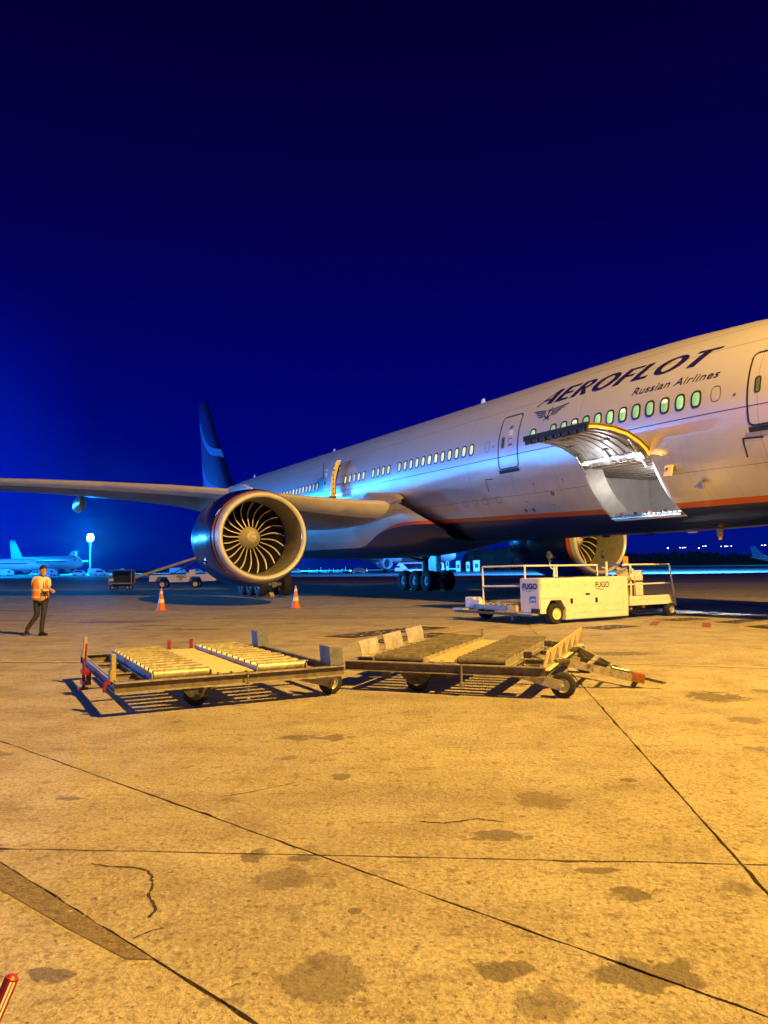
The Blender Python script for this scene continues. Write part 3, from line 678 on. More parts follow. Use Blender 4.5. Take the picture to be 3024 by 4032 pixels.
for i in range(9):
    m = MB(); yy = -2.5 + .5 * i; m.box((14.2, yy, cz - .015), (7.8, .05, .03)); m.build('ceiling_rib', M_liner, ceil)
M_lamp = emit('hold_lamp', (1, .97, .9), 7)
for s, y in ((13.35, -1.1), (13.75, .2)): m = MB(); m.cyl((s, y, cz - .01), (s, y, cz - .05), .09, n=16); m.build('hold_lamp', M_lamp, ceil)
m = MB(); m.quad((10.2, -1.4, fz), (18.2, -1.4, fz), (18.2, 2.0, fz), (10.2, 2.0, fz)); floor = m.build('cargo_floor', M_darkmetal, AC)
for s in (10.2, 18.2):
    m = MB(); m.add([(s, -1.35, fz), (s, 2, fz), (s, 2, cz), (s, -2.7, cz), (s, -2.35, -1.7), (s, -1.9, -2.2)], [(0, 1, 2, 3, 4, 5)]); m.build('cargo_bulkhead', M_liner, AC)
# jambs of the opening, following the hull curve inwards
na = 12; AA = [HA0 + (HA1 - HA0) * i / na for i in range(na + 1)]
for s, d in ((12.03, -1), (14.87, 1)):
    m = MB()
    o_ = [Vector((s, -3.10 * cos(a), 3.10 * sin(a))) for a in AA]; i_ = [Vector((s + .0, -2.78 * cos(a), 2.78 * sin(a))) for a in AA]
    for k in range(na): m.quad(o_[k], o_[k + 1], i_[k + 1], i_[k])
    for k in range(na): m.quad(i_[k], i_[k + 1], i_[k + 1] + Vector((.12 * -d, .0, 0)) * 0 + Vector((0, .5, 0)), i_[k] + Vector((0, .5, 0)))
    m.build('door_jamb', M_guard_early, AC)
# bright rim strip proud of the hull round the opening
def rim_path(pts, w, off):
    return skin_path('opening_rim', pts, w, M_whitep, AC, off)
rim_path([(12.0, -1.0), (12.0, -2.66)], .05, .012); rim_path([(12.0, -2.67), (14.9, -2.67)], .05, .012); rim_path([(14.9, -1.0), (14.9, -2.66)], .03, .012)
# sill with rollers and latches
sill = MB(); sill.box((13.45, -1.62, -2.63), (2.86, .30, .05)); sl = sill.build('cargo_sill', M_steel, AC)
for i in range(14):
    s = 12.16 + i * .20
    m = MB(); m.cyl((s, -1.72, -2.565), (s + .13, -1.72, -2.565), .04, n=10); m.build('sill_roller', M_steel, sl)
    if i % 3 == 1: m = MB(); m.box((s + .02, -1.66, -2.52), (.05, .1, .12)); m.build('sill_latch', M_plred if i % 2 else M_darkmetal, sl)
# the raised door: curved shell hinged at the upper edge
prof = [(-2.94, -.96), (-3.08, -.74), (-3.36, -.54), (-3.84, -.33), (-4.42, -.22), (-5.00, -.19), (-5.32, -.22)]
def shell(off):
    out = []
    for i, (y, z) in enumerate(prof):
        a = prof[max(0, i - 1)]; b = prof[min(len(prof) - 1, i + 1)]; d = Vector((0, b[0] - a[0], b[1] - a[1])).normalized(); nn = Vector((0, d.z, -d.y)); 
        if nn.z < 0: nn = -nn
        out.append((y + nn.y * off, z + nn.z * off))
    return out
up_, lo_ = shell(.05), shell(-.07)
S0, S1 = 12.05, 14.85
m = MB(); m.loft([[Vector((s, y, z)) for y, z in up_] for s in (S0, 12.7, 13.4, 14.1, S1)], close=False); cdoor = m.build('cargo_door', M_hull, AC, smooth=True)
m = MB(); m.loft([[Vector((s, y, z)) for y, z in lo_] for s in (S0, S1)], close=False); m.build('door_inner_skin', mat('door_inner_grey', (.30, .28, .255), .5, .1, .3, 3, dirt=(.12, .10, .08), dirt_amt=.3), cdoor, smooth=True)
for i in range(9):
    s = 12.2 + i * .31; m = MB()
    for a, b in zip(lo_[:-1], lo_[1:]): m.bar((s, a[0], a[1] - .01), (s, b[0], b[1] - .01), .035, .05, up=(0, .3, 1))
    m.build('door_rib', M_guard_early, cdoor)
M_yel = mat('yellow_door_edge', (.80, .55, .10), .4, 0, .15, 6, dirt=(.3, .2, .05), dirt_amt=.15)
m = MB()
for s in (S1, S0):
    for k in range(len(up_) - 1): m.quad((s, *up_[k]), (s, *up_[k + 1]), (s, *lo_[k + 1]), (s, *lo_[k]))
m.build('door_side_edge', M_yel, cdoor)
m = MB()
for k in range(len(up_) - 1):
    a, b = up_[k], up_[k + 1]; m.bar((S1 + .03, a[0], a[1] + .0), (S1 + .03, b[0], b[1]), .04, .03)
m.build('door_seal', mat('brown_seal', (.16, .09, .03), .6, 0, .2, 6), cdoor)
m = MB(); m.box((13.45, -5.36, -.20), (2.86, .05, .16)); m.build('door_lip', M_black, cdoor)
for i in range(8):
    m = MB(); s = 12.25 + i * .34; m.box((s, -5.36, -.34), (.2, .12, .10)); m.cyl((s - .12, -5.34, -.33), (s - .12, -5.34, -.40), .05, n=8); m.bar((s, -5.33, -.30), (s + .17, -5.33, -.36), .03); m.build('latch_hook', M_darkmetal, cdoor)
for (s, k, w, h) in ((13.0, 4, .45, .26), (14.0, 3, .3, .2), (12.5, 3, .26, .18), (13.5, 2, .3, .14)):
    y, z = lo_[k]; m = MB(); m.box((s, y, z - .012), (w, h, .02), M=Matrix.Rotation(R(8 * (4 - k)), 3, 'X') if k < 4 else None); m.build('access_recess', mat('recess_brown', (.14, .11, .09), .6, 0, .2, 5), cdoor)
for s in (12.35, 13.45, 14.5):
    m = MB(); m.bar((s, -2.98, -1.02), (s, -3.42, -.62), .10, .08); m.cyl((s - .12, -3.0, -.98), (s + .12, -3.0, -.98), .06, n=10); m.build('hinge_arm', M_steel, cdoor)
m = MB(); m.cyl((12.2, -2.98, -1.20), (12.2, -3.42, -.66), .035, n=8); m.build('door_actuator', M_steel, cdoor)
m = MB(); m.cyl((14.7, -2.94, -1.25), (14.75, -3.70, -.46), .03, n=8); m.build('door_actuator', M_steel, cdoor)
m = MB(); m.box((13.45, -3.14, -.86), (2.5, .12, .05), M=Matrix.Rotation(R(-35), 3, 'X')); m.build('torque_box', M_whitep, cdoor)
m = MB(); m.prism([(14.93, -3.0, -.92), (15.35, -2.98, -1.02), (15.25, -2.96, -.90), (15.0, -3.0, -.84)], (0, -.12, .02)); m.build('hinge_fairing', M_whitep, AC)
M_dl = emit('door_lamp', (1, .98, .95), 12)
wl = lambda s, l_, z: tuple(axis0 + nd * s + ad * l_ + ud * z)
for s in (12.45, 14.35): m = MB(); m.box((s, -3.22, -.92), (.22, .06, .06)); m.build('door_lamp', M_dl, cdoor)
point('cargo_door_light', wl(13.4, -3.50, -1.02), 48, (.82, .86, 1.0), .10)
spot('ground_patch_spot', wl(14.7, -3.75, -.75), (13.2, 27.4, 0), 9000, (.75, .82, 1.0), 44, .05, .7)  # added spot, makes the pale pool of light on the ground
point('cargo_hold_light', wl(13.6, -.6, -1.35), 150, (1, .93, .86), .12)

# ---- open mid cabin door, swung forward on its arm
m = MB(); m.quad((-8.10, -2.4, -.50), (-7.05, -2.4, -.50), (-7.05, -2.4, 1.42), (-8.10, -2.4, 1.42)); m.build('entry_vestibule', emit('vestibule_light', (.9, .78, .35), .5), AC)
dprof = [(-.42, -3.74), (.0, -3.75), (.5, -3.72), (1.0, -3.60), (1.3, -3.50), (1.55, -3.38)]
m = MB(); m.loft([[Vector((s, y + dy, z)) for z, y in dprof] for s, dy in ((-7.35, 0), (-6.30, 0))], close=False); dl = m.build('open_cabin_door', M_hull, AC, smooth=True)
m = MB(); m.loft([[Vector((s, y + .20, z)) for z, y in dprof] for s in (-7.35, -6.16)], close=False); m.build('door_inner_panel', M_whitep, dl)
m = MB(); M_edge = mat('door_edge_warm_lit', (.85, .72, .32), .35, 0, .2, 10)  # edge colour has the warm lamplight painted in
for k in range(len(dprof) - 1): (z0, y0), (z1, y1) = dprof[k], dprof[k + 1]; m.add([(-6.30, y0, z0), (-6.30, y1, z1), (-6.16, y1 + .2, z1), (-6.16, y0 + .2, z0)], [(0, 1, 2, 3)]); m.add([(-7.35, y0, z0), (-7.35, y1, z1), (-7.35, y1 + .2, z1), (-7.35, y0 + .2, z0)], [(0, 1, 2, 3)])
m.build('door_edge', M_edge, dl)
m = MB()
for k in range(7): m.box((-6.215, -3.62 + (.05 if k > 4 else 0), -.25 + k * .25), (.04, .06, .05), M=Matrix.Rotation(R(20), 3, 'Z'))
m.build('door_stop', M_ink, dl)
m = MB(); m.box((-6.75, -3.76, -.43), (1.1, .05, .05)); m.box((-7.36, -3.70, .55), (.04, .05, 1.9)); m.build('door_outline', M_ink, dl)
m = MB(); m.box((-7.1, -3.765, .45), (.10, .02, .34)); m.build('door_window', M_ink, dl)
m = MB(); m.box((-6.85, -3.73, 1.05), (.16, .02, .07)); m.box((-6.85, -3.76, .8), (.1, .02, .2)); m.build('door_placard', M_plac, dl)
m = MB(); m.tube([(-7.0, -2.9, .3), (-6.7, -3.3, .3), (-6.6, -3.55, .3)], .05); m.build('hinge_arm', M_steel, dl)

# ---- wing, fairing
LEz = [(3.3, -1.24), (4, -1.21), (6, -.98), (8, -.70), (9.6, -.46), (12, -.20), (15, .05), (18, .27), (21, .43), (24, .55), (28, .72), (31, .95), (32.4, 1.15)]
def wing_sec(l_, n=11):
    s_le = -1.0 - .687 * (l_ - 4)
    if l_ < 3.6: s_le = -.55
    te = [(2.5, -15.2), (9.8, -15.9), (30.5, -22.3), (32.4, -23.4)]
    s_te = interp(te, l_)[0]
    if l_ > 30.5: s_le = -1.0 - .687 * 26.5 - (l_ - 30.5) * 1.9
    c = s_le - s_te; z = interp(LEz, l_)[0]; th = (.115 if l_ < 9 else .095) * c * (1 if l_ < 30 else .7); inc = interp([(3, .03), (9, .0), (14, -.015), (32, -.02)], l_)[0]
    up, lo = [], []
    for i in range(n + 1):
        t = (1 - cos(pi * i / n)) / 2
        yt = th * 5 * (.2969 * math.sqrt(t) - .126 * t - .3516 * t * t + .2843 * t ** 3 - .1036 * t ** 4)
        cm = .0
        zz = z - t * c * inc
        up.append((s_le - t * c, zz + yt * .5)); lo.append((s_le - t * c, zz - yt * .95))
    return up, lo
LS = [2.6, 3.3, 4, 5, 6, 8, 9.6, 12, 15, 18, 21, 24, 27, 29.5, 30.5, 31.6, 32.4]
for sg in (-1, 1):
    body, le = MB(), MB(); K = 2
    secs = [wing_sec(l_) for l_ in LS]
    rb = [[Vector((s, sg * l_, z)) for s, z in up[K:]] + [Vector((s, sg * l_, z)) for s, z in lo[K:][::-1]] for (up, lo), l_ in zip(secs, LS)]
    body.loft(rb, cap=True); w = body.build('wing', M_wing, AC, smooth=True)
    rl = [[Vector((s, sg * l_, z)) for s, z in lo[:K + 1][::-1]] + [Vector((s, sg * l_, z)) for s, z in up[1:K + 1]] for (up, lo), l_ in zip(secs, LS)]
    def seg(i0, i1, dz=0):
        m = MB(); m.loft([[p + Vector((.012 if k in (1, 2, 3) else 0, 0, 0)) for k, p in enumerate(r_)] for r_ in rl[i0:i1 + 1]], close=False); return m
    for i0, i1 in ((0, 3), (3, 6), (6, 8), (8, 10), (10, 12), (12, 16)): seg(i0, i1).build('leading_edge_slat', M_le, w, smooth=True)
    # flap track fairings
    for l_, s0, ln, zz in ((15.2, -14.2, 4.6, -.22), (20.5, -16.6, 3.8, .08), (25.3, -18.7, 3.0, .30)):
        m = MB(); m.lathe([(-ln, .02), (-ln * .8, .16), (-ln * .45, .30), (-ln * .15, .30), (-.1, .16), (0, .02)], (s0, sg * l_, zz - .25), n=12, sz=1.5); m.build('flap_track_fairing', M_whitep if l_ > 16 else M_wing, w, smooth=True)
# landing light in the wing root
m = MB(); P = Vector((-1.72, -3.86, -1.24)); m.lathe([(0, .0), (.02, .13), (.0, .17), (-.06, .18)], P + Vector((.42, -.02, 0)), n=16, sy=1.5, sz=1); ll = m.build('landing_light', M_black, AC, smooth=True)
m = MB(); m.cyl(P + Vector((.45, -.10, 0)), P + Vector((.47, -.10, 0)), .04, n=10); m.cyl(P + Vector((.45, .06, 0)), P + Vector((.47, .06, 0)), .04, n=10); inst('lamp_glass', m.mesh('lamp_glass', emit('lamp_glint', (.8, .85, 1), .8)), ll)
# registration under the wing
def wing_low(l_, s):
    up, lo = wing_sec(l_)
    for a, b in zip(lo[:-1], lo[1:]):
        if b[0] <= s <= a[0]:
            t = (a[0] - s) / (a[0] - b[0]); return a[1] + (b[1] - a[1]) * t
    return lo[-1][1]
tv, tf = text_polys('RA-', 2.1, bold=.02)
me = bpy.data.meshes.new('registration'); P = []
for a, b in tv:
    l_ = 21.6 - a * 1.15; s = -1.0 - .687 * (l_ - 4) - 3.3 + b * 1.0; P.append((s, -l_, wing_low(l_, s) - .02))
me.from_pydata(P, [], tf); me.materials.append(M_text); inst('registration', me, AC)
# wing-body fairing
FR = []
for s, w_, zt, zb in ((2.6, 2.2, -2.6, -3.05), (1.6, 2.85, -1.95, -3.16), (.6, 3.12, -1.45, -3.30), (-.6, 3.30, -1.0, -3.48), (-2.5, 3.5, -.75, -3.62), (-6, 3.62, -.6, -3.72), (-12, 3.62, -.6, -3.72), (-16.5, 3.45, -.9, -3.62), (-20, 3.0, -1.7, -3.35), (-23, 2.0, -2.6, -3.05)):
    r_ = []
    for i in range(25):
        a = pi + pi * i / 24; c, q = cos(a), sin(a)
        r_.append(Vector((s, math.copysign(abs(c) ** .7, c) * w_, zt + (zb - zt) * abs(q) ** .75)))
    FR.append(r_)
m = MB(); m.loft(FR, close=False); m.build('wing_body_fairing', M_hull, AC, smooth=True)
m = MB(); gl = []
for t in range(9):
    a = t / 8; s = .3 - 3.4 * a; gl.append([Vector((s, -3.02 - .12 * sin(pi * q / 6) * 1, -1.0 + 0 * a + .55 * (a) ** .5 * sin(pi * .5 * (1 - q / 6)))) - Vector((0, .62 * (q / 6) * math.sqrt(a + .03), .22 * q / 6)) for q in range(7)])
m.loft(gl, close=False); m.build('root_fillet', M_hull, AC, smooth=True)

# ---- engines
EO = Vector((-.2, -9.6, -2.82))
def swirl():
    m = MB(); pts = []
    for i in range(40):
        t = i / 39; a = R(60 + 400 * t); r_ = .23 * (1 - t) ** .75 + .015; 
        pts.append((r_, a, .075 * (1 - t * .35)))
    def sp(r_, a): return Vector((-1.48 - .62 * (max(r_, 0) / .50) ** 1.55 + .012, r_ * cos(a) + .0, r_ * sin(a)))
    for (r0, a0, w0), (r1, a1, w1) in zip(pts[:-1], pts[1:]): m.quad(sp(r0 - w0 / 2, a0), sp(r1 - w1 / 2, a1), sp(r1 + w1 / 2, a1), sp(r0 + w0 / 2, a0))
    return m
def engine():
    m = MB(); m.lathe([(-.53, 2.010), (-.75, 2.058), (-1.0, 2.10), (-1.5, 2.16), (-2.3, 2.19), (-3.2, 2.15), (-4.2, 1.98), (-5.0, 1.75), (-5.4, 1.60)], n=64, sy=1.08); cowl = m.build('engine', M_navy, AC, smooth=True)
    m = MB(); m.lathe([(-.34, 1.967), (-.42, 1.99), (-.53, 2.012)], n=64, sy=1.06); m.build('orange_band', M_orange, cowl, smooth=True)
    m = MB(); m.lathe([(-.34, 1.965), (-.2, 1.925), (-.10, 1.89)], n=64, sy=1.04); m.build('nacelle_band', M_band, cowl, smooth=True)
    m = MB(); m.lathe([(-.10, 1.89), (-.05, 1.86), (-.015, 1.83), (0, 1.79), (-.015, 1.75), (-.07, 1.705), (-.12, 1.685)], n=64, sy=1.04); m.build('inlet_lip', M_lip, cowl, smooth=True)
    m = MB(); m.lathe([(-.12, 1.685), (-.25, 1.65), (-.5, 1.61), (-.9, 1.60), (-1.5, 1.61), (-2.05, 1.63)], n=64, sy=1.03); m.build('inlet_duct', M_duct, cowl, smooth=True)
    m = MB(); m.lathe([(-2.05, 1.63), (-2.9, 1.63)], n=48); m.add([(-2.9, 1.7 * cos(2 * pi * i / 32), 1.7 * sin(2 * pi * i / 32)) for i in range(32)], [tuple(range(32))]); m.build('fan_case', M_blade, cowl)
    m = MB(); m.lathe([(-1.48 - .62 * t ** 1.55, .50 * t) for t in [i / 12 for i in range(13)]] + [(-2.5, .55)], n=40); sp_ = m.build('spinner', M_spin, cowl, smooth=True)
    swirl().build('spiral_mark', M_whitep, cowl)
    bl = MB(); nr = 12; sec = []
    for i in range(nr + 1):
        t = i / nr; r_ = .50 + 1.10 * t; st_ = R(24 + 40 * t); ch = .34 + .20 * sin(pi * min(1, t * .9))
        a0 = -.045 * sin(pi * min(1, t * 1.15)) + .13 * t ** 3.5; x0 = -2.03 - .10 * sin(pi * t) + .06 * t
        pr = []
        for c_ in (0, .07, 1):
            pr.append((x0 - c_ * ch * cos(st_), a0 + c_ * ch * sin(st_) / r_, r_))
        sec.append(pr)
    def pt(x, a, r_): return Vector((x, r_ * sin(a), r_ * cos(a)))
    th = .022
    for i in range(nr):
        A, B = sec[i], sec[i + 1]
        def P(q, k, side): x, a, r_ = q[k]; return pt(x, a + side * th * (.7 if k else .55) / r_, r_)
        bl.mi = 1
        bl.quad(P(A, 0, -1), P(B, 0, -1), P(B, 0, 1), P(A, 0, 1))
        for sd in (-1, 1): bl.quad(P(A, 0, sd), P(B, 0, sd), P(B, 1, sd), P(A, 1, sd))
        bl.mi = 0
        for sd in (-1, 1): bl.quad(P(A, 1, sd), P(B, 1, sd), P(B, 2, sd), P(A, 2, sd))
    bme = bl.mesh('fan_blade', [M_blade, M_bladeedge], smooth=True)
    for i in range(22): inst('fan_blade', bme, cowl, rot=(2 * pi * i / 22 + .06, 0, 0))
    m = MB(); m.lathe([(-5.0, 1.15), (-5.9, 1.05), (-6.6, .82), (-7.0, .74)], n=32); m.lathe([(-6.8, .5), (-7.3, .38), (-7.9, .05)], n=20); m.build('core_nozzle', M_darkmetal, cowl, smooth=True)
    m = MB(); m.box((-1.55, -2.12, -.95), (.30, .02, .10)); m.box((-1.9, -2.05, -1.12), (.22, .02, .12), M=Matrix.Rotation(R(25), 3, 'X')); m.box((-1.9, -2.21, -.4), (.22, .02, .09)); m.build('cowl_placard', M_plac, cowl)
    m = MB(); m.lathe([(-2.62, 2.168), (-2.64, 2.168)], n=64, sy=1.06); m.build('cowl_seam', M_steel, cowl)
    m = MB(); m.bar((-2.3, -1.55, 1.62), (-1.6, -1.72, 1.45), .02, .3, up=(0, -.6, .8)); m.build('nacelle_strake', M_navy, cowl)
    # pylon
    m = MB()
    rg = []
    for s, w_, zb, zt in ((-1.7, .06, 2.10, 2.20), (-3.0, .30, 1.9, 2.48), (-4.6, .46, 1.7, 2.55), (-6.5, .5, 1.2, 2.3), (-8.5, .42, 1.0, 1.9), (-11, .2, 1.3, 1.7)):
        rg.append([Vector((s, -w_ / 2, zb)), Vector((s, w_ / 2, zb)), Vector((s, w_ / 2, zt)), Vector((s, 0, zt + .04)), Vector((s, -w_ / 2, zt))])
    m.loft(rg, cap=True); m.build('pylon', M_whitep, cowl, smooth=True)
    return cowl
eng = engine(); eng.location = EO; eng.rotation_euler = (0, 0, R(-1.5))
e2 = copy_tree(eng, AC); e2.location = (EO.x, -EO.y, EO.z); e2.rotation_euler = (0, 0, R(1.5))

# ---- landing gear
def wheel_mesh(r_, w_, nm='wheel', rimr=.52):
    m = MB(); m.mi = 0
    m.lathe([(-w_ / 2, r_ * .55), (-w_ / 2, r_ * .86), (-w_ * .38, r_ * .97), (-w_ * .15, r_), (w_ * .15, r_), (w_ * .38, r_ * .97), (w_ / 2, r_ * .86), (w_ / 2, r_ * .55)], axis=(0, 1, 0), n=32)
    m.mi = 1
    for sd in (-1, 1): m.lathe([(sd * w_ * .5, r_ * .55), (sd * w_ * .46, r_ * .50), (sd * w_ * .30, r_ * .46), (sd * w_ * .28, r_ * .2), (sd * w_ * .42, r_ * .16), (sd * w_ * .42, .001)], axis=(0, 1, 0), n=24)
    return m.mesh(nm, [M_tyre, M_rim], smooth=True)
M_rimd = mat('gear_wheel_rim', (.13, .13, .14), .5, .3, .2, 8)
wm = wheel_mesh(.66, .50); wm.materials[1] = M_rimd
M_gear = mat('gear_grey', (.20, .20, .20), .45, .3, .3, 6)
for sg in (-1, 1):
    y = sg * 5.49; z0 = -5.78
    m = MB(); m.cyl((-11.9, y, z0 + .75), (-11.9, y - sg * .1, -2.2), .21, .26, n=16); m.cyl((-11.9, y, z0 + .62), (-11.9, y, z0 + 1.8), .15, n=14)
    m.bar((-13.6, y, z0 + .66), (-10.2, y, z0 + .66), .26, .30)
    for dx in (-1.47, 0, 1.47): m.cyl((-11.9 + dx, y - .9, z0 + .66), (-11.9 + dx, y + .9, z0 + .66), .11, n=10)
    m.cyl((-11.9, y, z0 + 1.9), (-9.9, y - sg * .3, -2.7), .09, n=8); m.cyl((-11.9, y, z0 + 1.9), (-12.0, y - sg * 2.2, -3.3), .10, n=8); m.cyl((-11.9, y, z0 + 1.2), (-13.0, y, z0 + .9), .06, n=8)
    g = m.build('main_gear', M_gear, AC, smooth=True)
    for dx in (-1.47, 0, 1.47):
        for dy in (-.70, .70): w = inst('wheel', wm, g, (-11.9 + dx, y + dy, z0 + .66))
    m = MB(); m.box((-11.9, y - sg * .55 + sg * 1.1, -3.6), (1.9, .06, 1.9)); m.build('gear_door', M_hull, g)
    m = MB()
    for dx in (-.73, .73): m.cyl((-11.9 + dx, y - .4, z0 + .8), (-11.9 + dx, y + .4, z0 + .8), .06, n=8)
    m.cyl((-11.9, y + .2, z0 + .9), (-10.6, y + .25, z0 + .75), .035, n=6); m.build('brake_lines', M_steel, g)
m = MB(); m.cyl((19.5, 0, -5.2), (19.5, 0, -2.6), .13, n=12); m.cyl((19.5, -.5, -5.25), (19.5, .5, -5.25), .07, n=10); m.cyl((19.5, 0, -4.3), (18.3, 0, -2.9), .07, n=8); g = m.build('nose_gear', M_gear, AC, smooth=True)
wn = wheel_mesh(.54, .40)
for dy in (-.4, .4): inst('wheel', wn, g, (19.5, dy, -5.24))
for sg in (-1, 1):
    for xx in (-10.1, -14.0): m = MB(); m.prism([(xx - .3, sg * 5.6, -5.77), (xx + .3, sg * 5.6, -5.77), (xx, sg * 5.6, -5.55)], (0, .25 * sg, 0)); c_ = m.build('wheel_chock', M_liney, None)
    # chocks stand on the ground: top-level
chs = [o for o in col.objects if o.name.startswith('wheel_chock')]
for i, o in enumerate(chs):
    o.matrix_world = AC.matrix_world.copy()
    tag(o, ['yellow wedge chock ahead of the left-hand main landing wheels', 'yellow wedge chock behind the left-hand main landing wheels', 'yellow wedge chock ahead of the far main landing wheels', 'yellow wedge chock behind the far main landing wheels'][i], 'wheel chock', 'chocks at the airliner wheels')
# ---- tail
m = MB()
def finsec(s0, s1, z, th):
    c = s0 - s1; out = []
    for t, k in ((0, 0), (.04, .45), (.15, .8), (.35, 1), (.7, .7), (1, .03)): out.append(Vector((s0 - t * c, -th * k, z)))
    for t, k in ((.7, .7), (.35, 1), (.15, .8), (.04, .45)): out.append(Vector((s0 - t * c, th * k, z)))
    return out
def finmat():
    m = bpy.data.materials.new('fin_paint'); m.use_nodes = True; k = NB(m); n, l = k.n, k.l; b = n['Principled BSDF']; t = n.new('ShaderNodeTexCoord'); sp = n.new('ShaderNodeSeparateXYZ'); l.new(t.outputs['Object'], sp.inputs[0]); X, Z = sp.outputs[0], sp.outputs[2]
    u = k.math('ADD', X, 33.0)     # negative aft
    # sweeping flag bands: height of each band edge varies along the chord
    w = k.math('MULTIPLY', k.math('SINE', k.math('MULTIPLY', u, .42)), .9)
    v = k.math('ADD', k.math('ADD', Z, k.math('MULTIPLY', u, .55)), w)
    b1 = k.math('MULTIPLY', k.math('GREATER_THAN', v, 2.3), k.math('LESS_THAN', v, 3.0))
    b2 = k.math('MULTIPLY', k.math('GREATER_THAN', v, -1.5), k.math('LESS_THAN', v, -.6))
    c = k.mix(b1, (.001, .003, .035), (.06, .20, .46)); c = k.mix(b2, c, (.02, .08, .45)); l.new(c, b.inputs['Base Color']); b.inputs['Roughness'].default_value = .25
    return m
M_fin = finmat()
m.loft([finsec(-35.0, -46.0, 2.7, .45), finsec(-37.2, -46.2, 4.4, .42), finsec(-41.6, -47.2, 8.8, .26), finsec(-44.6, -48.0, 12.3, .16), finsec(-45.4, -48.0, 12.7, .06)], cap=True)
m.build('tail_fin', M_fin, AC, smooth=True)
for sg in (-1, 1):
    m = MB(); rg = []
    for l_, s0, c_, z, th in ((.8, -38.5, 7.0, 1.9, .33), (10.6, -46.0, 2.4, 2.9, .1)):
        rg.append([Vector((s0 - t * c_, sg * l_, z + k * th)) for t, k in ((0, 0), (.1, .7), (.35, 1), (1, .05), (.35, -1), (.1, -.7))])
    m.loft(rg, cap=True); m.build('stabiliser', M_wing, AC, smooth=True)
m = MB(); m.cyl((-41.0, -.0, 2.95), (-41, 0, 3.1), .08, n=8); m.build('tail_beacon', emit('beacon_white', (.8, .9, 1), 3), AC)

# ================================================================== DOLLIES
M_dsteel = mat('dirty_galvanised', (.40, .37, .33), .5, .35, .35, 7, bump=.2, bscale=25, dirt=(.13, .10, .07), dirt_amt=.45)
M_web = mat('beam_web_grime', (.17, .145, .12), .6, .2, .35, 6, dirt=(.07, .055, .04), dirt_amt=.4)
M_post = mat('olive_post', (.40, .33, .14), .6, .1, .25, 9)
M_droll = mat('roller_zinc', (.37, .35, .28), .48, .35, .4, 9, dirt=(.12, .10, .06), dirt_amt=.5)
M_dply = mat('walkway_sheet', (.62, .52, .32), .6, 0, .15, 5, dirt=(.35, .28, .15), dirt_amt=.2)
M_dred = mat('red_paint', (.24, .012, .012), .45, 0, .3, 8, dirt=(.08, .03, .02), dirt_amt=.3)
M_ddark = mat('dark_steel', (.09, .085, .08), .55, .5, .4, 9)
wsm = wheel_mesh(.155, .10)
M_guard = mat('worn_guard_plate', (.50, .48, .45), .45, .3, .3, 6, dirt=(.15, .13, .11), dirt_amt=.3)
ZT = .38
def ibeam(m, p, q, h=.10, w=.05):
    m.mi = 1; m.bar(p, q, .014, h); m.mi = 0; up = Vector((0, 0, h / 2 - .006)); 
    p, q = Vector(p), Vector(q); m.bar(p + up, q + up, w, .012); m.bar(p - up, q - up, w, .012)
def dolly(name, W, Ld, banks, cross, posv, loc, rz, rmat=None):
    t = empty(name, loc, rz); z = ZT - .055
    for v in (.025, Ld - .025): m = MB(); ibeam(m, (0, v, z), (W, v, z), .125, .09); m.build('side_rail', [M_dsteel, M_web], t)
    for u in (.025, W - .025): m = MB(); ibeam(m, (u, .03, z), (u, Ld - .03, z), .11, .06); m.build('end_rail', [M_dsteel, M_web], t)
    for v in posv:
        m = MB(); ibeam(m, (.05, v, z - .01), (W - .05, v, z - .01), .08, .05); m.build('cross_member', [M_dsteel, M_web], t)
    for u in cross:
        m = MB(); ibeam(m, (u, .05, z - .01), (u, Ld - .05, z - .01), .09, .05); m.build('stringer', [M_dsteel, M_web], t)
    rm = {}
    for (u0, u1, v0, v1, nr) in banks:
        for u in (u0, u1):
            m = MB(); m.bar((u, v0 - .08, ZT + .02), (u, v1 + .08, ZT + .02), .012, .09); m.bar((u, v0 - .08, ZT - .02), (u, v1 + .08, ZT - .02), .05, .012)
            for i in range(nr):   # roller bearing ears
                v = v0 + (v1 - v0) * i / (nr - 1); m.prism([(u, v - .02, ZT + .06), (u, v + .02, ZT + .06), (u, v, ZT + .085)], (.012, 0, 0))
            m.build('roller_channel', M_dsteel, t)
        key = round(u1 - u0, 3)
        if key not in rm: m = MB(); m.cyl((.02, 0, 0), (u1 - u0 - .02, 0, 0), .062, n=18); m.cyl((.0, 0, 0), (u1 - u0, 0, 0), .015, n=8); rm[key] = m.mesh('roller', rmat or M_droll, smooth=True)
        for i in range(nr):
            v = v0 + (v1 - v0) * i / (nr - 1); inst('roller', rm[key], t, (u0, v, ZT + .035), (random.uniform(0, 6), 0, random.uniform(-.006, .006)))
    return t
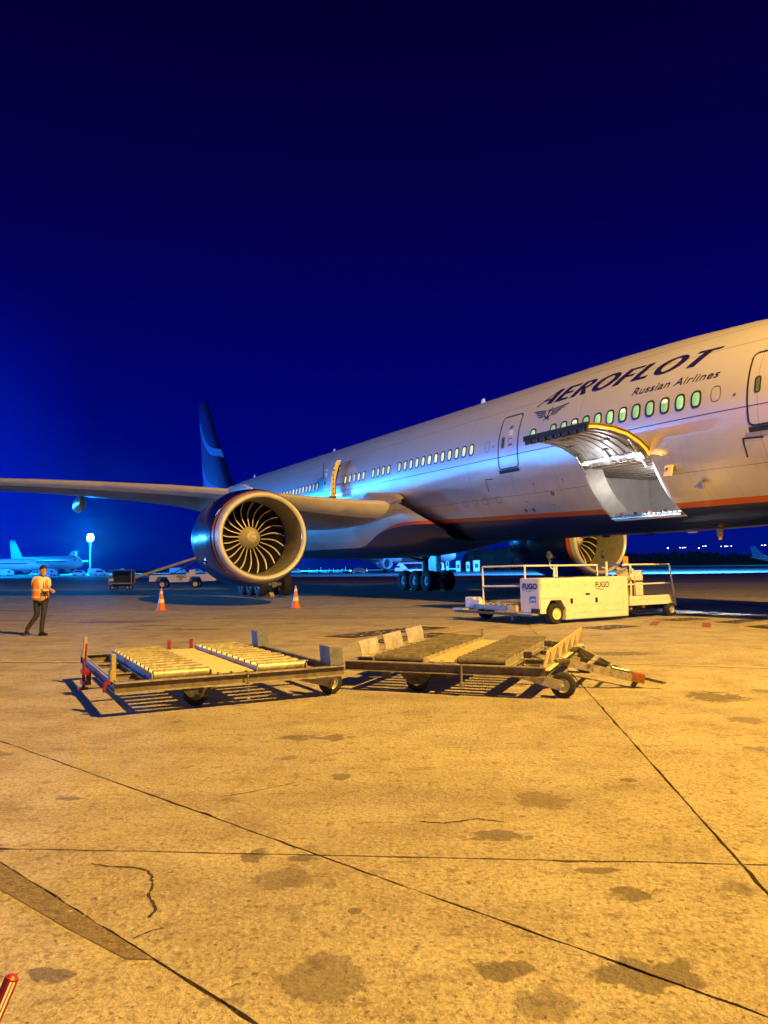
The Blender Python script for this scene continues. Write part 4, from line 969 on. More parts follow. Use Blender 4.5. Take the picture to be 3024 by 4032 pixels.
# left dolly
D1 = dolly('cargo_dolly', 2.78, 3.30, [(.42, 1.10, .18, 3.06, 12), (1.66, 2.30, .18, 3.06, 12)], [.40, 1.36, 2.34], [1.1, 2.2], (-2.98, 8.55, 0), R(27.7))
tag(D1, 'empty roller-bed cargo dolly, the left one, with red hitch on its end', 'cargo dolly', 'cargo dollies in the foreground')
m = MB(); m.box((1.38, 1.66, ZT + .01), (.50, 3.0, .012)); m.build('walkway', M_dply, D1)
m = MB()
for v in (.12, .20): m.bar((1.16, v, ZT - .02), (1.6, v, ZT - .02), .03)
for u in (1.2, 1.36, 1.54): m.bar((u, .06, ZT), (u, .18, ZT + .01), .03)
m.build('walkway_hinge', M_dsteel, D1)
for (u, v) in ((.03, 3.0), (.03, .35)):   # end posts
    m = MB(); m.box((u, v, ZT + .14), (.05, .09, .30)); m.box((u - .03, v, ZT + .05), (.03, .14, .12)); m.build('end_post', M_post, D1, bevel=.006)
def hitch(u, v):
    m = MB(); m.box((u, v, .30), (.10, .22, .05)); m.box((u, v, .16), (.10, .22, .04)); m.bar((u + .04, v - .10, .14), (u + .04, v - .10, .32), .035); m.bar((u + .04, v + .10, .14), (u + .04, v + .10, .32), .035)
    m.cyl((u - .02, v, .08), (u - .02, v, .42), .02, n=10); m.box((u - .03, v - .02, .09), (.12, .12, .03)); m.build('hitch', M_dred, D1)
    m = MB(); m.cyl((u, v + .06, .40), (u + .02, v + .07, .66), .014, n=8); m.build('hitch_pin', M_dred, D1)
hitch(-.09, 1.9)
m = MB(); m.bar((-.08, .22, .36), (.02, .22, .36), .03); m.cyl((-.08, .22, .37), (-.08, .22, .26), .018, n=8); m.build('lock_pin', M_dred, D1)
for (u, v) in ((1.28, 3.26), (1.62, 3.26)): m = MB(); m.box((u, v, ZT + .08), (.05, .04, .15)); m.build('red_stop', M_dred, D1)
def curved_guard(m, u, v0, v1, z0, h, bend=.06, tu=.012):
    rg = [[Vector((u + bend * (i / 5) ** 2, v0, z0 + h * i / 5)), Vector((u + bend * (i / 5) ** 2, v1, z0 + h * i / 5)), Vector((u + tu + bend * (i / 5) ** 2, v1, z0 + h * i / 5)), Vector((u + tu + bend * (i / 5) ** 2, v0, z0 + h * i / 5))] for i in range(6)]
    m.loft(rg, cap=True)
M_bluegrey = mat('blue_grey_guard', (.17, .19, .26), .5, .2, .3, 7, dirt=(.08, .08, .09), dirt_amt=.3)
for (v0, v1) in ((.05, .36), (2.92, 3.2)): m = MB(); m.prism([(2.60 - .0, v0, ZT + .01), (2.60, v1, ZT + .01), (2.58, v1, ZT + .25), (2.58, v0, ZT + .25)], (.014, 0, 0)); m.prism([(2.60, v0, ZT + .01), (2.78, v0, ZT + .01), (2.76, v0, ZT + .23), (2.58, v0, ZT + .25)], (0, -.014, 0)); m.build('corner_guard', M_bluegrey, D1)
m = MB(); m.bar((2.68, 3.26, ZT), (2.68, 3.26, ZT + .16), .03); m.build('red_stop', M_dred, D1)
def fork_wheel(t, u, v, dirn, mt):
    """caster: arm reaching back to the hub"""
    m = MB(); m.bar((u - .55 * dirn, v - .085, .30), (u, v - .085, .155), .02, .12, up=(0, 0, 1)); m.bar((u - .55 * dirn, v + .085, .30), (u, v + .085, .155), .02, .12, up=(0, 0, 1))
    m.cyl((u - .02, v - .12, .155), (u - .02, v + .12, .155), .025, n=10); m.box((u - .5 * dirn, v, .30), (.16, .22, .10)); m.build('caster_arm', mt, t)
    w = inst('wheel', wsm, t, (u, v, .155)); return w
def skirt_wheel(t, u, v):
    m = MB()
    for sd in (-.10, .10):
        m.prism([(u - .26, v + sd, .32), (u + .26, v + sd, .32), (u + .20, v + sd, .20), (u + .10, v + sd, .10), (u - .08, v + sd, .10), (u - .18, v + sd, .20)], (0, .012, 0))
    m.cyl((u, v - .12, .155), (u, v + .12, .155), .03, n=10); m.build('wheel_bracket', M_ddark, t)
    inst('wheel', wsm, t, (u, v, .155))
skirt_wheel(D1, .98, .36); skirt_wheel(D1, .98, 2.95); fork_wheel(D1, 2.70, .28, 1, M_dsteel); fork_wheel(D1, 2.70, 3.0, 1, M_dsteel)
m = MB()
zc = .44
for i in range(9):
    m.cyl((1.50 + .004 * (i % 2), -.035, ZT + .02 - i * .033), (1.50 - .004 * (i % 2), -.04 - .01 * (i % 2), ZT - .008 - i * .033), .009 if i % 2 else .006, n=6)
m.cyl((1.49, -.04, .10), (1.52, -.05, .08), .014, n=8); m.build('chain', M_steel, D1)
# right dolly
D2 = dolly('cargo_dolly', 2.66, 3.35, [(.38, 1.08, .16, 3.16, 14), (1.52, 2.16, .16, 3.16, 14)], [.36, 1.30, 2.2], [1.1, 2.25], (-.55, 10.38, 0), R(-21.5), mat('roller_dark_zinc', (.20, .18, .145), .5, .35, .4, 9, dirt=(.08, .065, .05), dirt_amt=.4))
tag(D2, 'empty roller-bed cargo dolly, the right one, with guard plates and a lowered tow bar', 'cargo dolly', 'cargo dollies in the foreground')
m = MB(); m.box((1.30, 1.66, ZT + .012), (.42, 3.0, .012))
for i in range(42): m.box((1.30, .22 + i * .07, ZT + .021), (.40, .016, .006))
m.build('walkway', M_dply, D2)
for (v0, v1, h) in ((.32, .98, .215), (1.22, 1.98, .225), (2.22, 3.0, .235)):
    m = MB(); curved_guard(m, .10, v0, v1, ZT + .02, h, -.05); m.build('guard_plate', M_guard, D2)
    m = MB(); m.box((.20, (v0 + v1) / 2, ZT + .03), (.22, v1 - v0 + .12, .012)); m.build('guard_foot', M_dsteel, D2)
m = MB(); rg = []
u0 = 2.62
m.prism([(u0, .02, ZT - .02), (u0, 3.33, ZT - .02), (u0 + .06, 3.33, ZT + .25), (u0 + .06, .02, ZT + .20)], (.014, 0, 0)); m.bar((u0 + .02, .02, ZT - .03), (u0 + .02, 3.33, ZT - .03), .14, .015); gp = m.build('end_guard', M_dply, D2)
for i in range(6): m = MB(); v = .22 + i * .58; m.prism([(u0 - .015, v, ZT), (u0 - .015, v + .05, ZT), (u0 + .045, v + .05, ZT + .20), (u0 + .045, v, ZT + .20)], (.012, 0, 0)); m.build('guard_rib', M_ddark, gp)
for i in range(6): m = MB(); v = .26 + i * .58; m.prism([(u0 + .02, v, ZT + .01), (u0 + .08, v, ZT + .03), (u0 + .078, v, ZT + .16), (u0 + .06, v, ZT + .19)], (0, .02, 0)); m.build('guard_rib', M_dsteel, gp)
for (u, v) in ((2.22, .9), (2.22, 2.5), (1.50, 3.28)): m = MB(); m.box((u + .06, v, ZT + .05), (.10, .08, .08)); m.tube([(u + .10, v, ZT + .05), (u + .2, v - .05, ZT + .02), (u + .26, v - .02, ZT + .0), (u + .2, v + .04, ZT + .02)], .010, 6); m.build('pallet_stop', M_ddark, D2)
m = MB(); m.box((1.05, 3.30, ZT + .09), (.05, .04, .2)); m.build('stop_post', M_dsteel, D2)
m = MB()
for u in (1.12, 1.30, 1.50): m.bar((u, .05, ZT - .0), (u, .2, ZT + .02), .03)
m.tube([(1.24, .06, ZT + .05), (1.24, .02, ZT + .02), (1.38, .02, ZT + .02), (1.38, .06, ZT + .05)], .008, 6); m.build('walkway_hinge', M_dsteel, D2)
m = MB(); m.cyl((1.62, -.02, ZT + .02), (1.62, -.02, .12), .014, n=8); m.cyl((1.62, -.02, .16), (1.62, -.02, .10), .03, n=8); m.build('lock_pin', M_steel, D2)
skirt_wheel(D2, .96, .20); skirt_wheel(D2, .96, 3.05); fork_wheel(D2, 2.84, .22, 1, M_guard); fork_wheel(D2, 2.82, 2.55, 1, M_guard)
m = MB(); m.box((.55, .12, .24), (.10, .10, .12)); m.build('bracket', M_ddark, D2)
m = MB(); m.box((1.25, .35, .24), (.22, .25, .14)); m.build('brake_unit', M_ddark, D2)
# tow bar, A-frame down to the ground
tip = Vector((3.62, 1.30, .14))
tb = MB(); tb.bar((2.72, .92, .36), tip - Vector((.05, .05, 0)), .035, .10); tb.bar((2.76, 2.25, .38), tip + Vector((-.05, .05, 0)), .035, .10); tbo = tb.build('tow_bar', M_dsteel, D2)
m = MB(); m.bar((3.05, 1.02, .31), (3.08, 1.93, .33), .07, .02); m.bar((3.28, 1.17, .25), (3.30, 1.6, .26), .05, .02); m.build('tow_bar_brace', M_dsteel, tbo)
m = MB(); m.bar((2.9, 1.4, .33), tip, .012, .09); m.build('tow_bar_rib', M_ddark, tbo)
m = MB(); m.box(tip + Vector((.02, 0, 0)), (.20, .13, .12), M=Matrix.Rotation(R(10), 3, 'Y')); m.build('tow_head', mat('rusty_orange', (.40, .15, .04), .6, .2, .3, 10, dirt=(.12, .06, .03), dirt_amt=.3), tbo)
m = MB(); m.bar(tip + Vector((.10, 0, -.01)), tip + Vector((.34, -.0, -.06)), .035, .03); m.tube([tip + Vector((.34, 0, -.06)) + Vector((.035 * cos(a), .035 * sin(a), 0)) for a in [i * pi / 4 for i in range(9)]], .009, 6); m.build('tow_eye', M_ddark, tbo)
m = MB(); m.box(tip + Vector((-.02, -.02, -.09)), (.06, .12, .07), M=Matrix.Rotation(R(35), 3, 'Y')); m.build('tow_foot', M_black, tbo)
m = MB(); m.tube([(3.30, 1.06, .32), (3.35, 1.04, .29), (3.55, 1.12, .24), (3.59, 1.18, .22)], .010, 6); m.build('tow_handle', M_steel, tbo)
for _p, _q in (((2.66, .75, .36), (2.80, .95, .36)), ((2.66, 2.1, .38), (2.82, 2.35, .38))): m = MB(); m.cyl(_p, _q, .04, n=10); m.build('hinge_lug', M_ddark, tbo)

# ================================================================== CONTAINER LOADER
LW = (4.24, 21.08, 0)
LD = empty('container_loader', LW, R(33.3)); tag(LD, 'low cream container loader with guard rails and an amber beacon, parked under the fuselage', 'container loader')
M_lcream = mat('loader_cream_paint', (.76, .76, .76), .4, 0, .07, 3, dirt=(.45, .36, .2), dirt_amt=.22, coat=.2)
M_lwhite = mat('loader_end_paint', (.66, .64, .66), .42, 0, .08, 3)
Wd, Hh = .77, 1.27
# side housing with a wheel arch cut into it: built from a polygonal outline
def zline(u): return .06
outline = [(0, .30), (.02, Hh), (3.62, Hh + .01), (3.62, .10), (.98, .10), (.98, .42), (.80, .66), (.40, .66), (.22, .42), (.22, .30)]
m = MB(); m.prism([(u, 0, z) for u, z in outline], (0, Wd, 0)); hb = m.build('side_housing', M_lcream, LD, bevel=.012)
m = MB(); m.box((-.012, Wd / 2, .80), (.02, Wd - .04, .92)); m.build('end_panel', M_lwhite, hb)
def panel(u0, u1, z0, z1, cut=None):
    m = MB(); poly = [(u0, -.012, z0), (u1, -.012, z0), (u1, -.012, z1), (u0, -.012, z1)] if cut is None else cut
    m.prism(poly, (0, .012, 0)); return m.build('access_panel', M_lcream, hb, bevel=.004)
panel(0, 0, 0, 0, [(.05, -.012, .72), (.86, -.012, .72), (1.02, -.012, .50), (1.62, -.012, .50), (1.62, -.012, 1.22), (.05, -.012, 1.22)])
panel(1.645, 3.38, .50, 1.225)
panel(1.0, 3.38, .12, .27); panel(1.0, 3.38, .285, .485); panel(3.40, 3.60, .12, 1.22)
for u in (1.2, 2.22): m = MB(); m.box((u, -.018, .62), (.085, .02, .14)); m.build('panel_handle', M_ink, hb)
m = MB(); m.box((1.86, -.018, .80), (.17, .02, .045)); m.build('vent_slot', M_ink, hb)
flat_text('maker_name', 'FUGO', (2.18, -.013, .98), (1, 0, 0), (0, 0, 1), .22, M_ink, LD, off=.006, bold=.004)
flat_text('maker_name', 'FUGO', (-.023, .66, .98), (0, -1, 0), (0, 0, 1), .21, M_text, LD, off=.006, bold=.010)
for (o_, xd) in (((2.18, -.02, .93), Vector((1, 0, 0))), ((-.03, .66, .93), Vector((0, -1, 0)))):
    m = MB()
    for i in range(10):
        a, b = i / 10, (i + 1) / 10; f = lambda t: Vector(o_) + xd * (.36 * t) + Vector((0, 0, .018 * sin(2 * pi * t)))
        m.add([f(a) - Vector((0, 0, .008)), f(b) - Vector((0, 0, .008)), f(b) + Vector((0, 0, .008)), f(a) + Vector((0, 0, .008))], [(0, 1, 2, 3)])
    m.build('name_swash', M_text, LD)
m = MB(); m.box((-.026, .26, .70), (.006, .24, .16)); pc = m.build('blue_sticker', mat('sticker_blue', (.03, .22, .75), .4, 0, .5, 30), LD)
m = MB()
for i in range(5): m.box((-.031, .34 - .04 * i, .66 + .02 * (i % 3)), (.004, .03, .03 + .01 * (i % 2)))
m.build('sticker_print', M_plac, LD)
m = MB(); m.box((-.05, .14, .38), (.08, .26, .12)); m.build('lamp_cluster', M_black, LD)
wl1 = wheel_mesh(.285, .22); wl2 = wheel_mesh(.21, .2)
M_hubc = mat('cream_hub', (.75, .68, .45), .4, 0, .1, 5)
for v in (.10, 2.95):
    w = inst('wheel', wl1, LD, (.60, v, .285)); m = MB(); m.lathe([(-.115, .0), (-.11, .06), (-.09, .10), (-.105, .155), (-.12, .165)], (.0, 0, 0), axis=(0, 1, 0), n=20); inst('hub', m.mesh('hub', M_hubc, True), w)
for v in (.12, 2.9):
    inst('wheel', wl2, LD, (5.70, v, .21))
# wheel-arch lining
m = MB(); m.prism([(.22, .26, .30), (.98, .26, .30), (.98, .26, .42), (.80, .26, .66), (.40, .26, .66), (.22, .26, .42)], (0, .02, 0)); m.build('wheel_arch', M_black, hb)
# front bridge platform across the whole width
m = MB(); m.box((-.12, 1.75, .26), (.34, 3.3, .05)); fp = m.build('front_bumper', M_ddark, LD, bevel=.01)
for _c, _d in (((-.28, 3.1, .34), (.24, .5, .05)), ((-.14, .35, .29), (.22, .6, .04))): m = MB(); m.box(_c, _d); m.build('tread_plate', M_guard, fp)
m = MB(); m.box((.25, 2.0, .42), (.5, 2.1, .12)); m.build('roller_deck', M_dsteel, LD)
for i in range(9): m = MB(); m.cyl((.02, 1.0 + i * .26, .50), (.5, 1.0 + i * .26, .50), .03, n=10); m.build('deck_roller', M_droll, LD)
m = MB(); m.box((.15, 3.0, .52), (.35, .40, .34)); m.box((.05, 2.62, .56), (.25, .3, .16)); m.build('drive_box', M_lcream, LD, bevel=.02)
m = MB(); m.box((-.02, 1.05, .42), (.12, .36, .16)); m.build('yellow_stop', M_yel, LD)
m = MB(); m.box((1.9, 2.0, .40), (3.4, 2.1, .16)); m.build('main_deck', M_lcream, LD)
for i in range(16): m = MB(); m.cyl((.7 + i * .18, 1.0, .545), (.7 + i * .18, 2.85, .545), .03, n=8); m.build('deck_roller', M_droll, LD)
# guard rails
def rail(pts, nm='guard_rail', r_=.026): m = MB(); m.tube(pts, r_, 8); return m.build(nm, M_lcream, LD, smooth=False)
rail([(.08, 2.45, .42), (.06, 2.45, 1.60)], 'rail_post'); rail([(.06, 2.45, 1.60), (.08, .70, 1.62), (3.1, .70, 1.62), (3.1, .70, 1.28)]); rail([(.07, 2.45, 1.02), (.04, .78, 1.05)])
for u in (.12, 1.38): rail([(u, .70, 1.27), (u, .70, 1.62)], 'rail_post')
m = MB(); m.cyl((1.24, .66, 1.28), (1.24, .66, 1.58), .035, n=8); m.tube([(1.24, .66, 1.50), (1.05, .62, 1.56), (1.0, .6, 1.72)], .014, 6); m.build('lamp_stand', M_lcream, LD)
def worklamp(u, v, z): m = MB(); m.lathe([(-.05, .0), (-.05, .08), (.03, .10), (.06, .06), (.07, 0)], (u, v, z), axis=(0, 1, 0), n=16); m.box((u, v + .02, z + .11), (.12, .04, .04)); m.cyl((u, v, z - .2), (u, v, z - .08), .02, n=6); return m.build('work_lamp', M_ddark, LD, smooth=True)
worklamp(1.0, .6, 1.90); worklamp(3.30, .6, 1.92)
m = MB(); m.cyl((3.35, .55, 1.28), (3.35, .55, 1.72), .035, n=8); m.cyl((3.35, .55, 1.5), (3.1, .5, 1.55), .02, n=6); m.build('lamp_stand', M_lcream, LD)
m = MB(); m.tube([(2.62, .3, 1.27), (2.60, .3, 1.42), (2.64, .3, 1.40)], .012, 6); m.box((3.5, .3, 1.30), (.10, .1, .04)); m.build('filler_neck', M_darkmetal, LD)
m = MB(); m.box((1.2, .3, 1.285), (.5, .3, .02)); m.box((2.9, .4, 1.287), (.7, .25, .02)); m.build('top_hatch', M_ddark, LD)
# rear operator platform
m = MB(); m.box((4.85, .12, .53), (2.15, .10, .28)); m.box((4.85, .09, .59), (2.15, .06, .02)); m.build('platform_skirt', M_lcream, LD)
m = MB(); m.box((4.85, 1.6, .62), (2.15, 2.9, .06)); m.build('platform_floor', M_ddark, LD)
rail([(3.86, .08, .42), (3.86, .08, 1.62)], 'rail_post', .034); rail([(3.86, .08, 1.62), (5.72, .08, 1.62), (5.98, .08, .42)]); rail([(3.70, .08, 1.02), (5.85, .08, 1.04)]); rail([(3.5, .08, 1.60), (3.86, .08, 1.62)]); rail([(5.72, .08, 1.62), (5.72, 2.9, 1.62)])
m = MB(); m.box((3.86, .02, 1.45), (.07, .05, .10)); m.box((3.86, .02, 1.20), (.07, .05, .08)); m.build('gate_latch', M_lcream, LD)
m = MB(); m.prism([(4.88, .7, .65), (5.22, .7, .65), (5.22, .7, 1.44), (4.88, .7, 1.26)], (0, .5, 0)); m.box((4.62, 1.0, 1.15), (.46, .5, .36)); cs = m.build('control_console', M_lcream, LD, bevel=.01)
m = MB(); m.box((4.6, .9, .88), (.34, .4, .56)); m.build('console_leg', M_ddark, cs)
m = MB()
for i in range(6): m.cyl((4.42 + i * .09, .9, 1.32), (4.44 + i * .09, .88, 1.42 + .03 * (i % 3)), .012, n=6); m.box((4.44 + i * .09, .9, 1.42 + .03 * (i % 3)), (.04, .04, .03))
m.build('control_lever', M_black, cs)
# loose grey tarpaulin hung on the rail
m = MB(); rg = []
for i in range(9):
    t = i / 8; rg.append([Vector((3.30 + .62 * q / 6 - .10 * t * (q / 6) + .03 * sin(q * 2 + i), .16 + .05 * sin(i * 1.3 + q * 1.1), 1.60 - (.30 + .05 * q) * t - .06 * sin(pi * q / 6) * (1 - t * .3))) for q in range(7)])
m.loft(rg, close=False); m.build('tarpaulin', mat('grey_tarp', (.30, .28, .30), .7, 0, .3, 6), LD, smooth=True)
m = MB(); rg = []
for i in range(10):
    t = i / 9; rg.append([Vector((3.72 + .16 * q / 4 + .02 * sin(3 * t * 3 + q), .14 + .04 * sin(i + q * 1.5), 1.25 - .85 * t)) for q in range(5)])
m.loft(rg, close=False); m.build('hanging_strap', mat('brown_canvas', (.33, .25, .18), .8, 0, .4, 12), LD, smooth=True)
# amber beacon
m = MB(); m.cyl((3.80, .2, 1.62), (3.80, .2, 1.66), .09, n=16); bo = m.build('beacon_base', M_lcream, LD)
m = MB(); m.lathe([(0, .085), (.20, .078), (.22, .0)], (3.80, .2, 1.66), axis=(0, 0, 1), n=16); m.build('beacon_lens', emit('amber_lens', (.95, .32, .02), .45), LD, smooth=True)
# hoses & chassis under the platform
m = MB(); m.bar((3.6, .5, .24), (6.0, .5, .30), .12, .1); m.bar((3.6, 2.5, .28), (6.0, 2.5, .30), .12, .1); m.box((4.3, .4, .28), (.6, .3, .16)); m.tube([(3.7, .25, .30), (4.2, .2, .12), (5.0, .2, .12), (5.4, .3, .28)], .018, 6); m.build('rear_chassis', M_darkmetal, LD)
for u, z in ((3.80, .33), (3.95, .30), (4.55, .34)): m = MB(); m.lathe([(-.06, 0), (-.03, .06), (.04, .05), (.06, 0)], (u, .2, z), n=10); m.build('air_tank', M_guard, LD, smooth=True)
m = MB(); m.box((6.02, .35, .36), (.10, .5, .12)); m.build('rear_bumper', M_lwhite, LD)
m = MB(); m.cyl((.16, 1.3, .24), (.16, 1.3, .05), .02, n=6); m.cyl((3.62, 1.0, .24), (3.62, 1, .05), .03, n=6); m.build('ground_leg', M_lwhite, LD)

# ================================================================== CONES
M_cone = mat('cone_orange', (.80, .20, .015), .5, 0, .12, 6, dirt=(.3, .12, .03), dirt_amt=.15); M_cwhite = mat('cone_white', (.75, .74, .70), .5, 0, .1, 6)
def cone(loc, H, label):
    t = empty('traffic_cone', loc); tag(t, label, 'traffic cone', 'traffic cones in front of the airliner')
    r0, r1 = H * .19, H * .028
    def rr(z): return r0 + (r1 - r0) * (z / H)
    m = MB(); b = H * .26
    for i in range(4): m.prism([(b * cos(a), b * sin(a), 0) for a in [pi / 4 * k + .39 for k in range(8)]], (0, 0, .035)) if i == 0 else None
    m.build('base', M_cone, t)
    m = MB()
    for z0, z1 in ((.035, .33), (.50, .74), (.86, 1.0)): m.lathe([(z0 * H if z0 > .05 else .035, rr(z0 * H)), (z1 * H, rr(z1 * H))], axis=(0, 0, 1), n=20)
    m.cyl((0, 0, H * .999), (0, 0, H), rr(H), n=12); m.build('cone_body', M_cone, t, smooth=True)
    for z0, z1 in ((.33, .50), (.74, .86)): m = MB(); m.lathe([(z0 * H, rr(z0 * H) + .004), (z1 * H, rr(z1 * H) + .004)], axis=(0, 0, 1), n=20); m.build('reflective_band', M_cwhite, t, smooth=True)
    return t
cone((-9.09, 31.36, 0), .90, 'orange and white cone standing before the belt loader wheel, far left')
cone((-3.67, 31.73, 0), .92, 'orange and white cone standing right of the near engine, by the landing wheels')

# ================================================================== BELT LOADER
BL = empty('belt_loader', (-19.6, 67.4, 0), R(5)); tag(BL, 'white belt loader with raised conveyor, left of the near engine', 'belt loader')
M_blw = mat('belt_loader_white', (.84, .80, .80), .45, 0, .1, 1.5)
def arch_side(v):
    return [(-1.0, v, .62), (-1.0, v, 1.18), (3.9, v, 1.22), (3.9, v, .60), (3.55, v, .60), (3.35, v, 1.02), (2.55, v, 1.02), (2.35, v, .56), (.75, v, .54), (.5, v, 1.02), (-.30, v, 1.02), (-.5, v, .62)]
m = MB(); m.prism(arch_side(0), (0, 1.9, 0)); bb = m.build('chassis_body', M_blw, BL, bevel=.02)
m = MB(); m.prism([(3.9, 0, .62), (4.75, 0, .62), (4.75, 0, 1.30), (4.5, 0, 1.32), (4.5, 0, 1.50), (3.92, 0, 1.95), (3.9, 0, 1.22)], (0, 1.9, 0)); m.build('cab_nose', M_blw, BL, bevel=.02)
m = MB(); m.cyl((4.55, -.02, 1.10), (4.55, .0, 1.10), .09, n=14); m.build('headlight', M_black, BL)
m = MB(); m.box((2.65, .5, 1.42), (.5, .6, .42)); m.box((2.3, .5, 1.27), (.3, .5, .12)); m.build('seat', M_blw, BL)
flat_text('maker_name', 'FUGO', (1.35, 0, .93), (1, 0, 0), (0, 0, 1), .30, M_ink, BL, off=.01, bold=.01)
flat_text('fleet_number', '120', (1.48, 0, .72), (1, 0, 0), (0, 0, 1), .22, M_ink, BL, off=.01, bold=.008)
wbl = wheel_mesh(.36, .25)
M_hubw = mat('white_hub', (.75, .72, .72), .4, 0, .1, 5)
for u in (.1, 2.95):
    for v in (.15, 1.75):
        w = inst('wheel', wbl, BL, (u, v, .36)); m = MB(); m.lathe([(-.13, .05), (-.11, .07), (-.11, .22), (-.135, .235)], axis=(0, 1, 0), n=20); inst('hub', m.mesh('hub', M_hubw, True), w)
M_belt = mat('conveyor_frame', (.55, .50, .30), .5, .1, .25, 2); a0, a1 = Vector((-2.3, .5, 1.0)), Vector((3.3, .5, 2.78))
m = MB()
for v in (.25, 1.15): m.bar(a0 + Vector((0, v - .5, 0)), a1 + Vector((0, v - .5, 0)), .06, .20)
m.build('conveyor_rail', M_belt, BL)
m = MB(); m.bar(a0 + Vector((0, .2, .03)), a1 + Vector((0, .2, .03)), .84, .08); m.build('conveyor_belt', M_black, BL)
m = MB(); m.cyl(a0 + Vector((-.02, -.28, 0)), a0 + Vector((-.02, .68, 0)), .10, n=12); m.cyl(a1 + Vector((0, -.28, 0)), a1 + Vector((0, .68, 0)), .10, n=12); m.box(a1 + Vector((.1, .2, -.12)), (.2, .9, .3)); m.box((-1.3, .5, 1.22), (.3, .8, .12)); m.build('end_roller', M_belt, BL)
m = MB(); m.bar((.8, .5, 1.2), (3.2, .5, 2.62), .09, .10); m.bar((2.6, .5, 1.9), (3.7, .5, 1.3), .04, .05); m.bar((-1.2, .5, 1.2), (-.1, .5, 1.3), .1, .1); m.build('lift_arm', M_ddark, BL)

# ================================================================== BAGGAGE CART
BC = empty('baggage_cart', (-23.1, 64.3, 0), R(6)); tag(BC, 'dark empty baggage cart with canopy frame beyond the cones', 'baggage cart')
M_cart = mat('cart_grey', (.32, .33, .35), .5, .2, .2, 3)
m = MB(); m.box((.95, .7, .55), (1.9, 1.4, .10)); m.build('cart_bed', M_cart, BC)
for u in (.02, 1.88):
    for v in (.02, 1.38): m = MB(); m.bar((u, v, .55), (u, v, 1.62), .06); m.build('corner_post', M_cart, BC)
m = MB(); rg = []
for u in (-.05, 1.95): rg.append([Vector((u, v, 1.58 + .12 * sin(pi * (v + .05) / 1.5))) for v in (-.05, .3, .7, 1.1, 1.45)])
m.loft(rg, close=False); m.build('canopy', M_cart, BC)
m = MB()
for v in (.02, 1.38): m.bar((.02, v, .92), (1.88, v, .92), .035)
m.quad((.04, 1.36, .6), (1.86, 1.36, .6), (1.86, 1.36, 1.58), (.04, 1.36, 1.58)); m.build('side_curtain', M_black, BC)
m = MB(); m.box((.25, -.02, .86), (.36, .02, .22)); m.build('number_plate', M_blw, BC)
wc = wheel_mesh(.2, .12)
for u in (.35, 1.55):
    for v in (.1, 1.3): inst('wheel', wc, BC, (u, v, .2))
m = MB(); m.box((.95, .7, .40), (1.5, .2, .16)); m.bar((1.6, .1, .42), (2.5, .1, .2), .05); m.build('cart_axle', M_ddark, BC)

